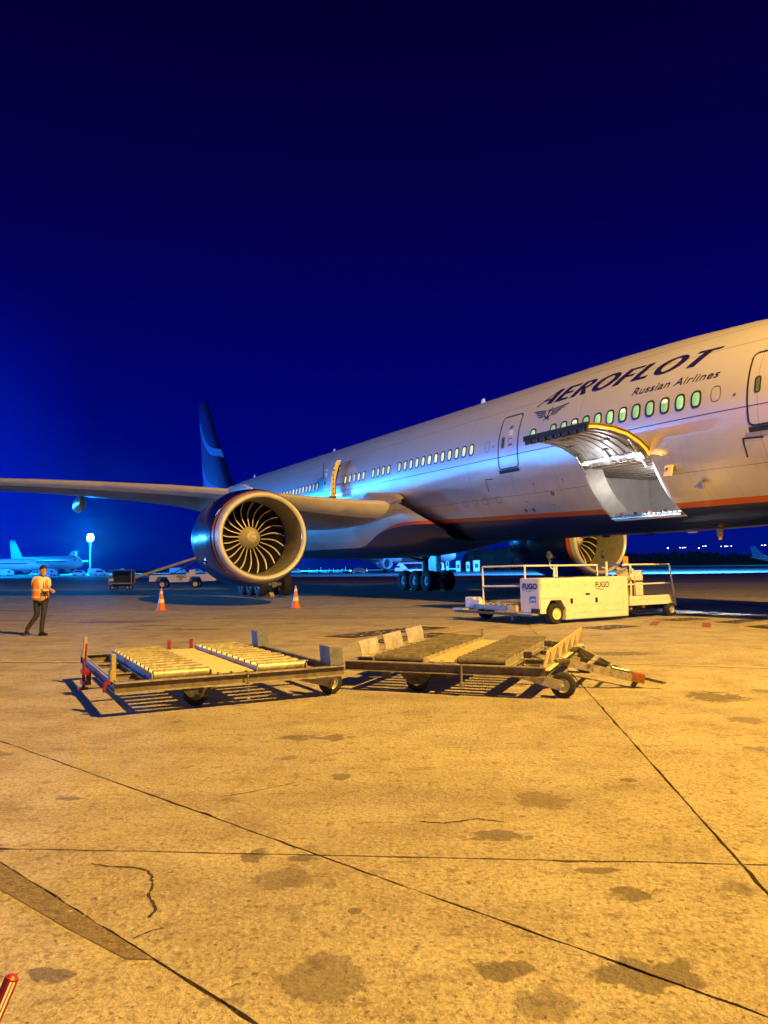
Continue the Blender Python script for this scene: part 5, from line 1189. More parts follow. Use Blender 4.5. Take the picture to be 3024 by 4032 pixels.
# ================================================================== BACKGROUND AIRCRAFT
def airliner(name, label, loc, rz, Ln, Rf, body, tailc, wing_l, lights=True, belly=None, span=None, grp='airliners parked in the distance'):
    t = empty(name, loc, rz); tag(t, label, 'airliner', grp)
    zc = Rf * 1.9; m = MB(); rings_ = []
    for f, k, dz in ((0, .02, -.35), (.008, .25, -.3), (.02, .45, -.25), (.045, .70, -.14), (.08, .92, -.04), (.13, 1, 0), (.62, 1, 0), (.72, .93, .08), (.82, .70, .30), (.91, .42, .50), (.97, .22, .62), (1, .05, .68)):
        rings_.append([Vector((-f * Ln, Rf * k * cos(2 * pi * i / 28), zc + dz * Rf + Rf * k * sin(2 * pi * i / 28))) for i in range(28)])
    m.loft(rings_, cap=True); m.build('fuselage', body, t, smooth=True)
    sp_ = span or Ln * .45
    for sg in (-1, 1):
        m = MB(); rg = []
        for l_, s0, c_, z, th in ((Rf * .8, -.36 * Ln, .20 * Ln, zc - .55 * Rf, .022 * Ln), (sp_ * .35, -.43 * Ln, .12 * Ln, zc - .3 * Rf, .012 * Ln), (sp_, -.60 * Ln, .03 * Ln, zc + .35 * Rf, .003 * Ln)):
            rg.append([Vector((s0 - q * c_, sg * l_, z + k * th)) for q, k in ((0, 0), (.1, .7), (.35, 1), (1, .05), (.35, -.8), (.1, -.6))])
        m.loft(rg, cap=True); m.build('wing', body, t, smooth=True)
        if wing_l:
            m = MB(); m.prism([(-.60 * Ln, sg * sp_, zc + .35 * Rf), (-.625 * Ln, sg * sp_, zc + .35 * Rf), (-.655 * Ln, sg * (sp_ + .5), zc + .35 * Rf + 2.2), (-.64 * Ln, sg * (sp_ + .5), zc + .35 * Rf + 2.2)], (0, sg * .08, 0)); m.build('winglet', tailc, t)
        er = Rf * .55; ex = -.33 * Ln; ey = sg * sp_ * .31; ez = zc - Rf * .98
        m = MB(); m.lathe([(-er * 3.2, er * .6), (-er * 2, er * .98), (-er, er * 1.05), (-er * .2, er), (0, er * .9), (-er * .1, er * .82), (-er, er * .8)], (ex, ey, ez), n=24); e_ = m.build('engine', body, t, smooth=True)
        m = MB(); m.lathe([(-er, er * .8), (-er * .98, er * .2), (-er * .6, .01)], (ex, ey, ez), n=20); m.build('fan', M_blade, e_)
        m = MB(); m.bar((ex - er * 1, ey, ez + er * .9), (ex - er * 4, ey, ez + er * 1.3), .3, er * .6); m.build('pylon', body, e_)
        m = MB(); g = -.45 * Ln; m.cyl((g, sg * Rf * 1.5, Rf * .3), (g, sg * Rf * 1.4, zc - Rf * .6), Rf * .08, n=8)
        gg = m.build('main_gear', M_gear, t)
        for dx in (-Rf * .22, Rf * .22):
            mm = MB(); mm.cyl((g + dx, sg * Rf * 1.5 - .5, Rf * .2), (g + dx, sg * Rf * 1.5 + .5, Rf * .2), Rf * .2, n=16); mm.build('wheel', M_tyre, gg)
        m = MB(); rg = []
        for l_, s0, c_, z in ((Rf * .3, -.87 * Ln, .09 * Ln, zc + .5 * Rf), (sp_ * .33, -.94 * Ln, .035 * Ln, zc + .75 * Rf)): rg.append([Vector((s0 - q * c_, sg * l_, z + k * .15)) for q, k in ((0, 0), (.3, 1), (1, .05), (.3, -1))])
        m.loft(rg, cap=True); m.build('stabiliser', body, t)
    m = MB(); h = Ln * .15; m.prism([(-.80 * Ln, -.12, zc + .85 * Rf), (-.97 * Ln, -.12, zc + .85 * Rf), (-1.0 * Ln, -.12, zc + .85 * Rf + h), (-.93 * Ln, -.12, zc + .85 * Rf + h)], (0, .24, 0)); m.build('tail_fin', tailc, t)
    m = MB(); m.cyl((-.07 * Ln, 0, Rf * .2), (-.07 * Ln, 0, zc - Rf * .6), Rf * .07, n=8); m.cyl((-.07 * Ln, -.35, Rf * .15), (-.07 * Ln, .35, Rf * .15), Rf * .15, n=14); m.build('nose_gear', M_gear, t)
    m = MB()
    for sg in (-1, 1): m.prism([(-.030 * Ln, sg * Rf * .30, zc + .12 * Rf), (-.05 * Ln, sg * Rf * .62, zc + .12 * Rf), (-.056 * Ln, sg * Rf * .60, zc + .38 * Rf), (-.043 * Ln, sg * Rf * .3, zc + .42 * Rf)], (0, sg * .2, .05))
    m.build('cockpit_window', M_ink, t)
    for sg in (-1,):
        k = 0; s = -.15 * Ln
        while s > -.68 * Ln:
            if lights and random.random() < .6:
                m = MB(); m.box((s, sg * (Rf * .995), zc + .18 * Rf), (.30, .08, .38)); m.build('window', M_winfar, t)
            s -= 1.05
    m = MB(); m.quad((-.13 * Ln, -Rf * 1.003, zc + .08 * Rf), (-.68 * Ln, -Rf * 1.003, zc + .08 * Rf), (-.68 * Ln, -Rf * .998, zc + .26 * Rf), (-.13 * Ln, -Rf * .998, zc + .26 * Rf)) if not lights else m.box((-.11 * Ln, -Rf * .99, zc + .0), (.9, .06, 1.7))
    m.build('window_band' if not lights else 'cabin_door', M_text, t)
    return t
M_bgw = mat('far_aircraft_white', (.62, .62, .64), .35, 0, .08, .3); M_bgt = mat('far_tail_blue', (.10, .28, .50), .4, 0, .2, .5); M_bgt2 = mat('far_tail_teal', (.18, .50, .60), .4, 0, .2, .5)
M_bgr = mat('far_tail_swoosh', (.45, .60, .65), .4, 0, .15, .5)
mid = airliner('distant_airliner', 'white twin-engine airliner seen beneath the big airliner, nose to the right', (19.5, 212, 0), R(-57), 62, 3.0, M_bgw, M_bgt, False)
lf = airliner('distant_airliner', 'blue-lit airliner parked far left behind the walking man', (-125, 318, 0), R(-35), 56, 2.8, M_bgw, M_bgt2, False, lights=False)
ll2 = airliner('distant_airliner', 'small airliner with a light swooped tail behind the far left airliner', (-196, 400, 0), R(168), 40, 2.1, M_bgw, M_bgr, False, lights=False)
rt = airliner('distant_airliner', 'small airliner at the right edge with a bright swept tail', (268, 470, 0), R(-8), 42, 2.1, M_bgw, M_bgt2, True, lights=False)
le_ = airliner('distant_airliner', 'brightly lit airliner nose at the left edge of the apron', (-133, 300, 0), R(20), 44, 2.3, M_bgw, M_bgt, False, lights=False)

# ================================================================== DISTANT VEHICLES AND FURNITURE
def mast(name, loc, H, label, heads, headm, grp=None, r_=.28):
    t = empty(name, loc); tag(t, label, 'floodlight mast', grp)
    m = MB(); m.cyl((0, 0, 0), (0, 0, H), r_, r_ * .55, n=12); m.build('pole', M_steel, t, smooth=True)
    m = MB(); m.cyl((0, 0, H - .3), (0, 0, H - .15), 1.0 * r_ * 4, n=20); m.build('head_ring', M_darkmetal, t)
    for i in range(heads):
        a = 2 * pi * i / heads
        for q in range(3 if r_ > .4 else 1): m = MB(); _rr = r_ * (1.9, 2.5, 1.5)[q] if r_ > .4 else r_ * 4; m.lathe([(-.72 + .16 * w, .72 * sin(pi * w / 9) + .001) for w in range(10)] if r_ > .4 else [(-.35, .001), (-.2, .3), (.2, .3), (.35, .001)], (cos(a) * _rr, sin(a) * _rr, H + .1 + q * 1.25), axis=(0, 0, 1), n=14); m.build('floodlight', headm, t)
    return t
_fg = emit('floodlight_glow_west', (.30, .80, 1.0), 40)
mast('floodlight_mast', (MAST_FAR[0], MAST_FAR[1], 0), MAST_FAR[2], 'tall lit floodlight mast glowing cyan white at far left', 8, emit('floodlight_glow_far', (.30, .85, 1.0), 60), 'floodlight masts', .45)
mast('floodlight_mast', (MAST_WARM[0] + 1.2, MAST_WARM[1] - .8, 0), 19.4, 'warm floodlight mast standing right of the camera, out of frame', 4, M_darkmetal, 'floodlight masts')
for _i, _m in enumerate(WEST_MASTS): mast('floodlight_mast', (_m[0], _m[1], 0), _m[2] - .5, 'unseen cold floodlight mast added to light the hull, number %s outwards, out of frame' % ('one', 'two', 'three', 'four', 'five')[_i], 6, _fg, 'floodlight masts', .35)

def van(name, loc, rz, label, cat, Lv, Wv, Hv, paint, lights=None, truck=False):
    t = empty(name, loc, rz); tag(t, label, cat)
    if truck: side = [(0, .5), (0, Hv), (Lv * .72, Hv), (Lv * .74, Hv * .85), (Lv * .92, Hv * .82), (Lv, Hv * .5), (Lv, .5)]
    else: side = [(0, .35), (.02 * Lv, Hv * .55), (.14 * Lv, Hv * .62), (.26 * Lv, Hv), (.72 * Lv, Hv), (.92 * Lv, Hv * .62), (Lv, Hv * .5), (Lv, .35)]
    m = MB(); m.prism([(u, 0, z) for u, z in side], (0, Wv, 0)); m.build('body', paint, t, bevel=.06)
    m = MB()
    if truck: m.prism([(Lv * .76, -.02, Hv * .55), (Lv * .92, -.02, Hv * .55), (Lv * .90, -.02, Hv * .78), (Lv * .76, -.02, Hv * .78)], (0, .02, 0))
    else: m.prism([(.2 * Lv, -.02, Hv * .62), (.80 * Lv, -.02, Hv * .62), (.70 * Lv, -.02, Hv * .93), (.28 * Lv, -.02, Hv * .93)], (0, .02, 0))
    m.build('window', M_ink, t)
    wv = wheel_mesh(.33 if not truck else .45, .2)
    for u in (.18, .80):
        for v in (.08, Wv - .08): inst('wheel', wv, t, (u * Lv, v, .33 if not truck else .45))
    if lights:
        for (u, c_, nm) in lights: m = MB(); m.box((u, .12, Hv * .5), (.14, .3, .2)); m.build(nm, emit(nm + '_glow', c_, 10), t)
    return t
M_carg = mat('car_green', (.03, .06, .05), .3, 0, .1, 3, coat=.5)
van('parked_car', (-9.5, 215, 0), R(3), 'dark hatchback with lit lamps under the distant airliner', 'car', 4.6, 1.8, 1.6, M_carg, [(.0, (.7, 1, .9), 'headlight'), (4.6, (1, .05, .12), 'tail_light')])
van('parked_car', (-30, 240, 0), R(2), 'small white car right of the near engine, far away', 'car', 4.0, 1.8, 1.5, M_bgw)
# high loader truck behind the far gear
t = empty('high_loader', (2.0, 150, 0), R(2)); tag(t, 'blue-lit white high loader behind the far landing wheels', 'container loader')
m = MB(); m.prism([(0, 0, .9), (0, 0, 1.5), (.6, 0, 2.3), (1.5, 0, 2.4), (2.9, 0, .9)], (0, 2.2, 0)); m.build('front_cab', M_bgw, t)
m = MB(); m.box((.55, -.02, 1.75), (.8, .04, .4)); m.build('cab_window', M_ink, t)
m = MB(); m.box((5.0, 1.1, 2.42), (8.6, 2.4, .14)); m.build('upper_platform', M_bgw, t)
m = MB(); m.box((5.2, 1.1, 1.0), (7.4, 2.2, .40)); m.build('chassis', M_bgw, t)
m = MB(); m.bar((2.6, 1.1, 1.1), (7.2, 1.1, 2.3), .15, .22); m.bar((2.6, 1.1, 2.3), (7.2, 1.1, 1.1), .15, .22); m.build('scissor_lift', M_ddark, t)
m = MB(); m.box((8.9, 1.1, 1.65), (1.4, 2.2, 1.3)); m.build('rear_cabin', M_bgw, t)
m = MB(); m.box((8.85, -.02, 1.72), (.7, .04, .95)); m.build('cabin_window', M_ink, t)
for u in (1.2, 4.6, 8.2): inst('wheel', wheel_mesh(.4, .3), t, (u, .2, .4))
# trolley rows and equipment by the distant airliner
for i in range(5):
    t = empty('equipment_trolley', (-22 + i * 3.6, 222 - .4 * i, 0), R(random.uniform(-8, 8))); tag(t, ['white equipment trolley with a tall end frame, nearest the engine', 'white equipment trolley, second from the near engine', 'white equipment trolley in the middle of the distant row', 'white equipment trolley with a lit box, fourth in the distant row', 'white equipment trolley nearest the dark hatchback'][i], 'trolley', 'trolleys under the distant airliner')
    m = MB(); m.box((1.3, .7, .5), (2.6, 1.3, .14)); m.build('bed', M_bgw, t)
    m = MB(); m.bar((.05, .7, .5), (.05, .7, 1.7 + .3 * (i % 2)), .16); m.bar((2.55, .7, .5), (2.55, .7, 1.5), .16); m.bar((1.3, .7, .5), (1.3, .7, 1.2), .5, .4); m.build('end_frame', M_bgw, t)
    for u in (.4, 2.2): m = MB(); m.cyl((u, .0, .22), (u, 1.4, .22), .22, n=10); m.build('wheel', M_tyre, t)
# stair units
for i, (x_, y_) in enumerate(((-111.5, 301), (-104.8, 302))):
    t = empty('passenger_stairs', (x_, y_, 0), 0 if i else pi); tag(t, ['white mobile stairs, left unit of the far pair by the mast', 'white mobile stairs, right unit of the far pair by the mast'][i], 'mobile stairs', 'mobile stairs near the mast')
    m = MB(); m.prism([(-1.8, 0, .5), (1.6, 0, 2.6), (1.9, 0, 2.6), (1.9, 0, 2.1), (-1.3, 0, .4)], (0, .15, 0)); m.prism([(-1.8, 1.6, .5), (1.6, 1.6, 2.6), (1.9, 1.6, 2.6), (1.9, 1.6, 2.1), (-1.3, 1.6, .4)], (0, .15, 0)); m.build('side_stringer', M_bgw, t)
    for k in range(7): m = MB(); m.box((-1.5 + k * .5, .85, .62 + k * .30), (.36, 1.5, .06)); m.build('step', M_bgw, t)
    m = MB(); m.box((.3, .85, .5), (3.4, 1.5, .3)); m.bar((1.5, .2, .5), (1.5, .2, 2.1), .14); m.bar((1.5, 1.5, .5), (1.5, 1.5, 2.1), .14); m.build('undercarriage', M_bgw, t)
    for u in (-1, 1.2): m = MB(); m.cyl((u, 0, .25), (u, 1.7, .25), .25, n=10); m.build('wheel', M_tyre, t)
# low service vehicles along the far left apron edge
M_bgv = mat('far_vehicle_white', (.6, .62, .66), .5, 0, .1, 1)
spots = [(-136, 268, 'white service truck half cut by the left picture edge', 1), (-127, 275, 'pale van beside the left picture edge, under the bright nose', 0), (-112, 290, 'pale service truck directly behind the walking man', 1), (-78, 310, 'pale van just left of the baggage cart, far off', 0), (-66, 330, 'small pale van above the raised conveyor tip, far off', 0), (-118, 262, 'white service truck at far left under the lit airliner nose', 1), (-109, 268, 'small white van behind the walking man, left of his shoulder', 0), (-101, 266, 'second small white van beyond the walking man', 0), (-84, 300, 'white service truck beyond the baggage cart, farthest right of the row', 1), (-92, 330, 'low white van between the mobile stairs and the belt loader', 0)]
for (x_, y_, lb, tr) in spots: van('service_truck' if tr else 'service_van', (x_, y_, 0), R(random.uniform(-15, 15)), lb, 'truck' if tr else 'van', 6.0 if tr else 4.6, 2.1, 2.5 if tr else 1.9, M_bgv, truck=bool(tr))
# lit boxes / cabins at the right edge of the distant airliner
for i, (x_, w_, h_) in enumerate(((20.5, 1.2, 2.9), (23.2, 1.0, 2.6), (25.6, 1.8, 3.0), (17.5, .8, 4.0))):
    t = empty('service_cabin', (x_, 215, 0)); tag(t, ['narrow blue-lit equipment cabin right of the distant airliner nose', 'small equipment cabin, middle one of the lit group', 'wide blue-lit equipment cabin at the right end of the lit group', 'tall thin equipment cabin directly under the distant nose'][i], 'cabin', 'lit cabins beyond the far landing wheels')
    m = MB(); m.box((0, 0, h_ / 2 + .3), (w_, 1.5, h_)); m.build('cabin_body', M_bgw, t)
    m = MB(); m.box((0, 0, h_ + .35), (w_ + .2, 1.7, .1)); m.box((0, 0, .15), (w_ * .8, 1.2, .3)); m.build('cabin_roof', M_ddark, t)
    m = MB(); m.box((0, -.76, h_ * .6), (w_ * .5, .03, h_ * .35)); m.build('window', M_ink, t)
# tree belt & hills
M_tree = mat('tree_foliage_dark', (.02, .03, .02), .9, 0, .4, .3)
rnd = random.Random(3)
def treebelt(x0, x1, y, hf, n, nm, label):
    m = MB()
    for i in range(n):
        x = x0 + (x1 - x0) * rnd.random(); h = hf(x) * rnd.uniform(.55, 1.0); yy = y + rnd.uniform(-8, 8); r_ = rnd.uniform(2.0, 4.2)
        zc = h - r_ * .8; 
        b = len(m.v); rings_ = []
        for k in range(5):
            t = k / 4; rr = r_ * math.sin(pi * (.12 + .80 * t)) * rnd.uniform(.8, 1.2); rings_.append([Vector((x + rr * cos(2 * pi * q / 7 + k) * rnd.uniform(.75, 1.25), yy + rr * sin(2 * pi * q / 7 + k), zc + (t - .5) * 2 * r_ * rnd.uniform(.85, 1.1))) for q in range(7)])
        m.loft(rings_, cap=True)
    for i in range(n // 3):
        x = x0 + (x1 - x0) * i / (n // 3); m.cyl((x, y, 0), (x, y, hf(x) * .7), .3, n=5, caps=False)
        m.box((x, y + 3, hf(x) * .3), ((x1 - x0) * 3.2 / n, 2, hf(x) * .62))
    o = m.build(nm, M_tree); tag(o, label, 'trees', kind='stuff')
treebelt(36, 86, 330, lambda x: 9.5 * (1 - ((x - 58) / 34) ** 2 * .45), 240, 'tree_belt', 'dark clump of trees beyond the far landing wheels')
treebelt(150, 700, 1050, lambda x: 16 + 3 * sin(x * .02), 700, 'far_wood', 'long dark wood along the horizon at the right')
m = MB(); n = 60; base_, topv = [], []
for i in range(n + 1):
    x = 350 + 3000 * i / n; h = (34 + 10 * sin(x / 230) + 4 * sin(x / 77)) * min(1, (x - 350) / 500)
    base_.append(Vector((x, 2600, -2))); topv.append(Vector((x, 3000, h)))
back = [Vector((v.x, 3600, -2)) for v in base_]
m.loft([base_, topv, back], close=False); o = m.build('hills', M_tree); o['kind'] = 'structure'
# lights on the far hill
lm = emit('town_light', (.8, .85, 1.0), 5); lm2 = emit('town_light_warm', (1, .75, .5), 10)
for i, (px_, py_) in enumerate(((2630, 2158), (2678, 2157), (2688, 2157), (2697, 2156), (2752, 2158), (2768, 2151), (2778, 2150), (2840, 2151), (2856, 2151), (2863, 2151), (2879, 2150), (3000, 2147), (3012, 2147))):
    dx, dy = px_ - 1512, py_ - 2016; u = dx * cos(ROLL) - dy * sin(ROLL); v = dx * sin(ROLL) + dy * cos(ROLL); u /= FPX; zz = -v / FPX
    d = Vector((u, cos(PITCH) - zz * sin(PITCH), sin(PITCH) + zz * cos(PITCH))); p = Vector((0, 0, CAM_H)) + d * (1400 / d.y)
    t = empty('hillside_lamp', (p.x, p.y, 0)); tag(t, 'tiny white lamp above the dark wood, %s from left in the string' % ('first', 'second', 'third', 'fourth', 'fifth', 'sixth', 'seventh', 'eighth', 'ninth', 'tenth', 'eleventh', 'twelfth', 'last')[i], 'lamp', 'lamps on the far hillside')
    m = MB(); m.box((0, 0, p.z), (1.6 if i % 3 else 2.6, 1, 1.0)); m.build('lamp_head', lm if i % 4 else lm2, t)
    m = MB(); m.cyl((0, 0, 0), (0, 0, p.z - .5), .25, n=6); m.build('post', M_darkmetal, t)

# ================================================================== BARRIER POLE AT THE LOWER LEFT
t = empty('tow_bar_handle', (-1.02, 2.0, 0)); tag(t, 'red and white striped pole end in a yellow socket, bottom left corner', 'pole')
def dirpx(px_, py_):
    dx, dy = px_ - 1512, py_ - 2016; u = dx * cos(ROLL) - dy * sin(ROLL); v = dx * sin(ROLL) + dy * cos(ROLL); u /= FPX; zz = -v / FPX
    return Vector((u, cos(PITCH) - zz * sin(PITCH), sin(PITCH) + zz * cos(PITCH)))
pA = Vector((0, 0, CAM_H)) + dirpx(47, 3850) * 1.75; pB = Vector((0, 0, CAM_H)) + dirpx(-30, 4030) * 1.72
t.location = (pB.x, pB.y, 0); off = Vector((pB.x, pB.y, 0))
ax = (pA - pB).normalized(); p0 = pB - ax * .25 - off; p1 = pA - off
m = MB(); m.cyl(p0, p1, .0155, n=20); m.cyl(p1, p1 + ax * .006, .0155, .010, n=20); m.build('pole_shaft', M_dred, t, smooth=True)
cdir = (Vector((0, 0, CAM_H)) - pA).normalized(); sd = ax.cross(cdir).normalized(); fr_ = sd.cross(ax).normalized()
if fr_.dot(cdir) < 0: fr_ = -fr_
for a in (8, 34):
    q = (fr_ * cos(R(a)) + (sd if sd.x > 0 else -sd) * sin(R(a))); m = MB(); m.bar(p0 + q * .0158, p1 + q * .0158 - ax * .004, .0042, .0008, up=q); m.build('white_stripe', M_whitep, t)
m = MB(); sk = pB - off - ax * .01; m.cyl((sk.x, sk.y, 0), (sk.x + .01, sk.y + .0, sk.z - .02), .035, .02, n=16); m.build('yellow_socket', M_yel, t)

# ================================================================== PERSON
PS = empty('person', (-8.71, 19.55, 0), R(24)); tag(PS, 'man in orange hi-vis vest, white shirt and dark trousers walking at the left', 'person')
M_skin = mat('skin', (.52, .30, .19), .5, 0, .08, 10); M_hair = mat('hair', (.015, .012, .012), .6, 0, .3, 40); M_shirt = mat('white_shirt', (.70, .66, .62), .75, 0, .08, 10)
M_vest = mat('hi_vis_orange', (.85, .25, .02), .6, 0, .12, 10); M_trou = mat('dark_trousers', (.030, .033, .055), .8, 0, .3, 9, bump=.6, bscale=14); M_shoe = mat('black_shoe', (.012, .012, .014), .35, 0, .2, 10)
M_tape = mat('reflective_tape', (.70, .64, .48), .35, .1, .1, 10)
def skinmesh(name, mt, verts, edges, radii, parent, sub=2, root=0):
    me = bpy.data.meshes.new(name); me.from_pydata(verts, edges, []); me.materials.append(mt)
    o = bpy.data.objects.new(name, me); col.objects.link(o); o.parent = parent
    sk_ = o.modifiers.new('skin', 'SKIN'); 
    if not me.skin_vertices: me.attributes.new
    lay = me.skin_vertices[0].data
    for i, r_ in enumerate(radii): lay[i].radius = r_ if isinstance(r_, tuple) else (r_, r_); lay[i].use_root = (i == root)
    sk_.use_smooth_shade = True; sb = o.modifiers.new('sub', 'SUBSURF'); sb.levels = sub; sb.render_levels = sub
    return o
def mk_skin(name, mt, chain, parent, sub=2, root=0):
    """chain: dict id->(co, radius); edges list"""
    return None
def addskin(name, mt, V, Ed, parent, sub=2):
    verts = [v[0] for v in V]; rad = [v[1] for v in V]
    me = bpy.data.meshes.new(name); me.from_pydata(verts, Ed, []); me.materials.append(mt)
    o = bpy.data.objects.new(name, me); col.objects.link(o); o.parent = parent
    md = o.modifiers.new('skin', 'SKIN'); md.use_smooth_shade = True
    bm = bmesh.new(); bm.from_mesh(me); lay = bm.verts.layers.skin.verify()
    for v, r_ in zip(bm.verts, rad): v[lay].radius = r_ if isinstance(r_, tuple) else (r_, r_); v[lay].use_root = False
    bm.verts.ensure_lookup_table(); bm.verts[0][lay].use_root = True
    bm.to_mesh(me); bm.free()
    sb = o.modifiers.new('sub', 'SUBSURF'); sb.levels = sub; sb.render_levels = sub
    return o
# local frame: x right in the picture, -y towards the camera. joints measured from the photograph
hip = (-.02, 0, .95); chest = (-.02, .0, 1.30); neck = (.005, -.01, 1.50); hc = (.02, -.03, 1.62)
shL, shR = (-.175, .03, 1.44), (.165, -.05, 1.42)
elL, elR = (-.185, .02, 1.155), (.165, -.12, 1.16); haL, haR = (.09, -.20, 1.17), (.20, -.24, 1.19)
kL, anL, toL = (-.09, .04, .52), (-.335, .10, .17), (-.255, .02, .035)
kR, anR, toR = (.06, -.05, .55), (.01, -.03, .09), (.17, -.12, .035)
V = [(hip, (.13, .10)), (chest, (.135, .10)), ((0, 0, 1.44), (.10, .07)), (neck, (.050, .050)), ((.012, -.02, 1.56), .048),
     (shL, .055), (elL, .040), (haL, .026), (shR, .055), (elR, .038), (haR, .026),
     ((-.10, .02, .90), .085), (kL, .058), (anL, .036), ((.07, -.02, .90), .085), (kR, .058), (anR, .036)]
Ed = [(0, 1), (1, 2), (2, 3), (3, 4), (2, 5), (5, 6), (6, 7), (2, 8), (8, 9), (9, 10), (0, 11), (11, 12), (12, 13), (0, 14), (14, 15), (15, 16)]
# hands continue the arm
def hand(base, dirn, side, idx):
    b = Vector(base); d = Vector(dirn).normalized(); s = Vector(side).normalized(); V.append((tuple(b + d * .045), (.036, .016))); Ed.append((idx, len(V) - 1)); palm = len(V) - 1
    for k, (o_, ln) in enumerate(((-.030, .06), (-.010, .075), (.010, .07), (.030, .055))):
        p1 = b + d * .085 + s * o_; p2 = p1 + d * ln * .5 + Vector((0, 0, -.008)); p3 = p2 + d * ln * .4 + Vector((0, 0, -.02))
        i0 = len(V); V.extend([(tuple(p1), .010), (tuple(p2), .009), (tuple(p3), .008)]); Ed.extend([(palm, i0), (i0, i0 + 1), (i0 + 1, i0 + 2)])
    t1 = b + d * .03 - s * .045 + Vector((0, 0, .01)); t2 = t1 + d * .04 - s * .01; i0 = len(V); V.extend([(tuple(t1), .012), (tuple(t2), .010)]); Ed.extend([(palm, i0), (i0, i0 + 1)])
hand(haL, (1, -.25, -.05), (.1, -.3, .9), 7); hand(haR, (.6, -.5, -.5), (.6, .2, .5), 10)
body = addskin('body', M_skin, V, Ed, PS, 2)
# head as its own sculpted lathe with features, merged look with the neck
def head(o, fx):
    m = MB(); rg = []
    for k, (z, w_, d_, dy) in enumerate(((-.135, .020, .025, -.055), (-.122, .040, .050, -.040), (-.095, .056, .072, -.020), (-.055, .066, .088, -.005), (-.01, .073, .096, .0), (.035, .077, .100, .004), (.075, .073, .095, .008), (.108, .055, .072, .012), (.126, .025, .034, .014), (.131, .003, .004, .014))):
        r_ = []
        for i in range(24):
            a = 2 * pi * i / 24; x, y = w_ * cos(a), d_ * sin(a) + dy
            f = max(0, -sin(a)) ** 8
            if k == 3: y -= .016 * f * (abs(cos(a)) < .16)       # nose tip
            if k == 4: y -= .008 * f * (abs(cos(a)) < .16); y += .006 * (.2 < abs(cos(a)) < .6) * (sin(a) < 0)
            if k == 5: y += .002 * (sin(a) < 0)
            if k == 2: y -= .004 * f
            r_.append(Vector((x, y, z)))
        rg.append(r_)
    m.loft(rg, cap=True)
    for sg in (-1, 1): m.lathe([(-.01, .0), (-.008, .016), (.0, .022), (.006, .012), (.008, 0)], (sg * .079, .012, -.01), n=10, sz=1.5)
    me = m.mesh('head', M_skin, smooth=True); h = bpy.data.objects.new('head', me); col.objects.link(h); h.parent = PS; h.location = o; h.rotation_euler = (0, R(3), fx)
    sb = h.modifiers.new('sub', 'SUBSURF'); sb.levels = 1; sb.render_levels = 1
    m = MB(); rg = []
    for z, k in ((.028, 1.05), (.06, 1.09), (.09, 1.08), (.118, 1.0), (.138, .72), (.146, .05)):
        w_ = interp([(0, .077, .1), (.075, .074, .096), (.11, .058, .075), (.14, .03, .04), (.2, .01, .01)], max(0, z - .01)); lift = .0
        rg.append([Vector((w_[0] * k * 1.04 * cos(a), w_[1] * k * sin(a) + .012, z + (.034 * (max(0, -sin(a)) ** 1.5) * (z < .07)) - (.065 * max(0, sin(a)) * (z < .05)))) for a in [2 * pi * i / 24 for i in range(24)]])
    m.loft(rg, cap=True); inst('hair', m.mesh('hair', M_hair, True), h)
    for sg in (-1, 1):
        m = MB(); m.box((sg * .030, -.093, .012), (.026, .006, .007)); inst('eye', m.mesh('eye', M_ink), h)
        m = MB(); m.box((sg * .031, -.097, .032), (.036, .006, .007), M=Matrix.Rotation(sg * R(-6), 3, 'Y')); inst('eyebrow', m.mesh('eyebrow', M_hair), h)
    m = MB(); m.box((0, -.094, -.085), (.040, .008, .008)); inst('mouth', m.mesh('mouth', mat('lips', (.30, .10, .07), .5, 0, .1, 10)), h)
    return h
hd = head((.030, -.04, 1.635), R(28))
# trousers over the legs
V2 = [((-.01, 0, .97), (.150, .115)), ((-.10, .02, .88), .100), ((-.10, .03, .70), .085), (kL, .072), ((-.20, .07, .36), .060), ((anL[0] + .0, anL[1], anL[2] - .03), .058),
      ((.075, -.02, .88), .100), ((.075, -.03, .70), .085), (kR, .072), ((.03, -.04, .32), .062), ((anR[0] + .01, anR[1], anR[2] - .035), .062)]
addskin('trousers', M_trou, V2, [(0, 1), (1, 2), (2, 3), (3, 4), (4, 5), (0, 6), (6, 7), (7, 8), (8, 9), (9, 10)], PS, 2)
for (an, to) in ((anL, toL), (anR, toR)):
    a, b = Vector(an), Vector(to); hl = Vector((an[0] - .04 if an is anR else an[0] - .02, an[1] + .02, .045 if an is anR else .11))
    addskin('shoe', M_shoe, [((a.x, a.y, a.z), .046), (tuple(hl), (.045, .04)), (tuple((hl + b) / 2), (.045, .038)), (tuple(b), (.042, .028))], [(0, 2), (1, 2), (2, 3)], PS, 2)
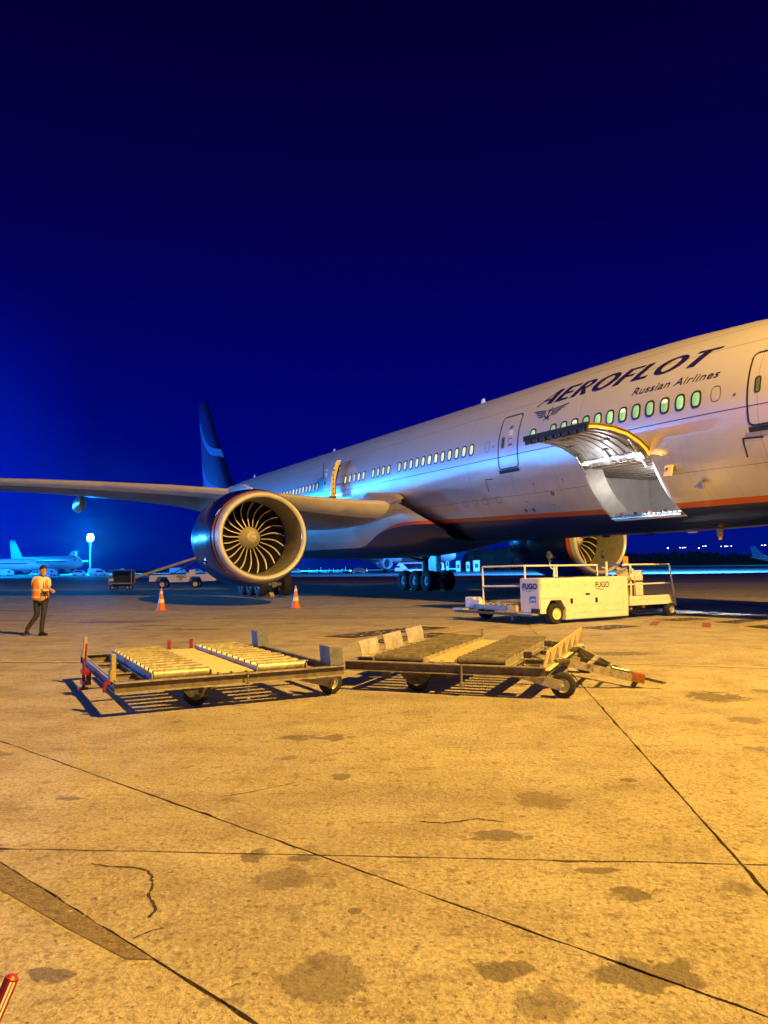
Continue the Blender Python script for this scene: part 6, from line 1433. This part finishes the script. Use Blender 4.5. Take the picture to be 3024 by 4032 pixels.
# shirt and vest
V3 = [((-.01, .0, .96), (.150, .115)), ((-.02, .0, 1.12), (.155, .115)), (chest, (.165, .115)), ((0, 0, 1.43), (.115, .08)), (shL, .075), ((-.19, .03, 1.33), .064), ((-.19, .03, 1.235), .066), (shR, .070), ((.165, -.07, 1.32), .06), ((.17, -.09, 1.22), .062), ((.005, -.005, 1.49), .058)]
addskin('shirt', M_shirt, V3, [(0, 1), (1, 2), (2, 3), (3, 4), (4, 5), (5, 6), (3, 7), (7, 8), (8, 9), (3, 10)], PS, 2)
def vest():
    # open-fronted shell: rings of an ellipse that skip the front gap
    m = MB(); rg = []
    for k, (z, w_, d_) in enumerate(((.895, .205, .150), (.98, .205, .152), (1.10, .198, .148), (1.22, .200, .146), (1.33, .200, .140), (1.42, .170, .118), (1.475, .105, .085))):
        r_ = []
        gap = R(21 if z < 1.2 else 19)
        for i in range(29):
            a = R(-74) + gap + (2 * pi - 2 * gap) * i / 28; r_.append(Vector((-.025 + w_ * cos(a), d_ * sin(a) + .005, z + .012 * sin(i * 1.7 + k))))
        rg.append(r_)
    m.loft(rg, close=False); o = m.build('hi_vis_vest', M_vest, PS, smooth=True); s = o.modifiers.new('solid', 'SOLIDIFY'); s.thickness = .008
    for z, w_, d_ in ((.955, .2115, .158), (1.13, .204, .154)):
        m = MB(); rg = []
        for zz in (z, z + .05):
            gap = R(21); rg.append([Vector((-.025 + w_ * cos(a), d_ * sin(a) + .005, zz)) for a in [R(-74) + gap + (2 * pi - 2 * gap) * i / 28 for i in range(29)]])
        m.loft(rg, close=False); m.build('reflective_tape', M_tape, o, smooth=True)
vest()
m = MB(); m.prism([(.03, -.135, 1.36), (.05, -.135, 1.36), (.052, -.14, 1.05), (.028, -.14, 1.05)], (0, -.006, 0)); m.build('lanyard', M_ink, PS)
m = MB(); m.box((.10, -.235, 1.155), (.15, .10, .012), M=Matrix.Rotation(R(20), 3, 'X')); m.build('clipboard_papers', M_shirt, PS)

# ================================================================== NIGHT AIR
HZ = bpy.data.materials.new('night_air'); HZ.use_nodes = True; hn = HZ.node_tree.nodes; hl = HZ.node_tree.links
hn.remove(hn['Principled BSDF']); pv = hn.new('ShaderNodeVolumePrincipled'); pv.inputs['Color'].default_value = (.75, .85, 1, 1); pv.inputs['Density'].default_value = HAZE; pv.inputs['Anisotropy'].default_value = 0.93
hl.new(pv.outputs[0], hn['Material Output'].inputs['Volume'])
m = MB(); m.box((0, 2150, 59), (8200, 5300, 122)); hz = m.build('haze', HZ); hz['kind'] = 'stuff'; hz['label'] = 'thin night haze over the airport apron'
scene.cycles.volume_bounces = 0
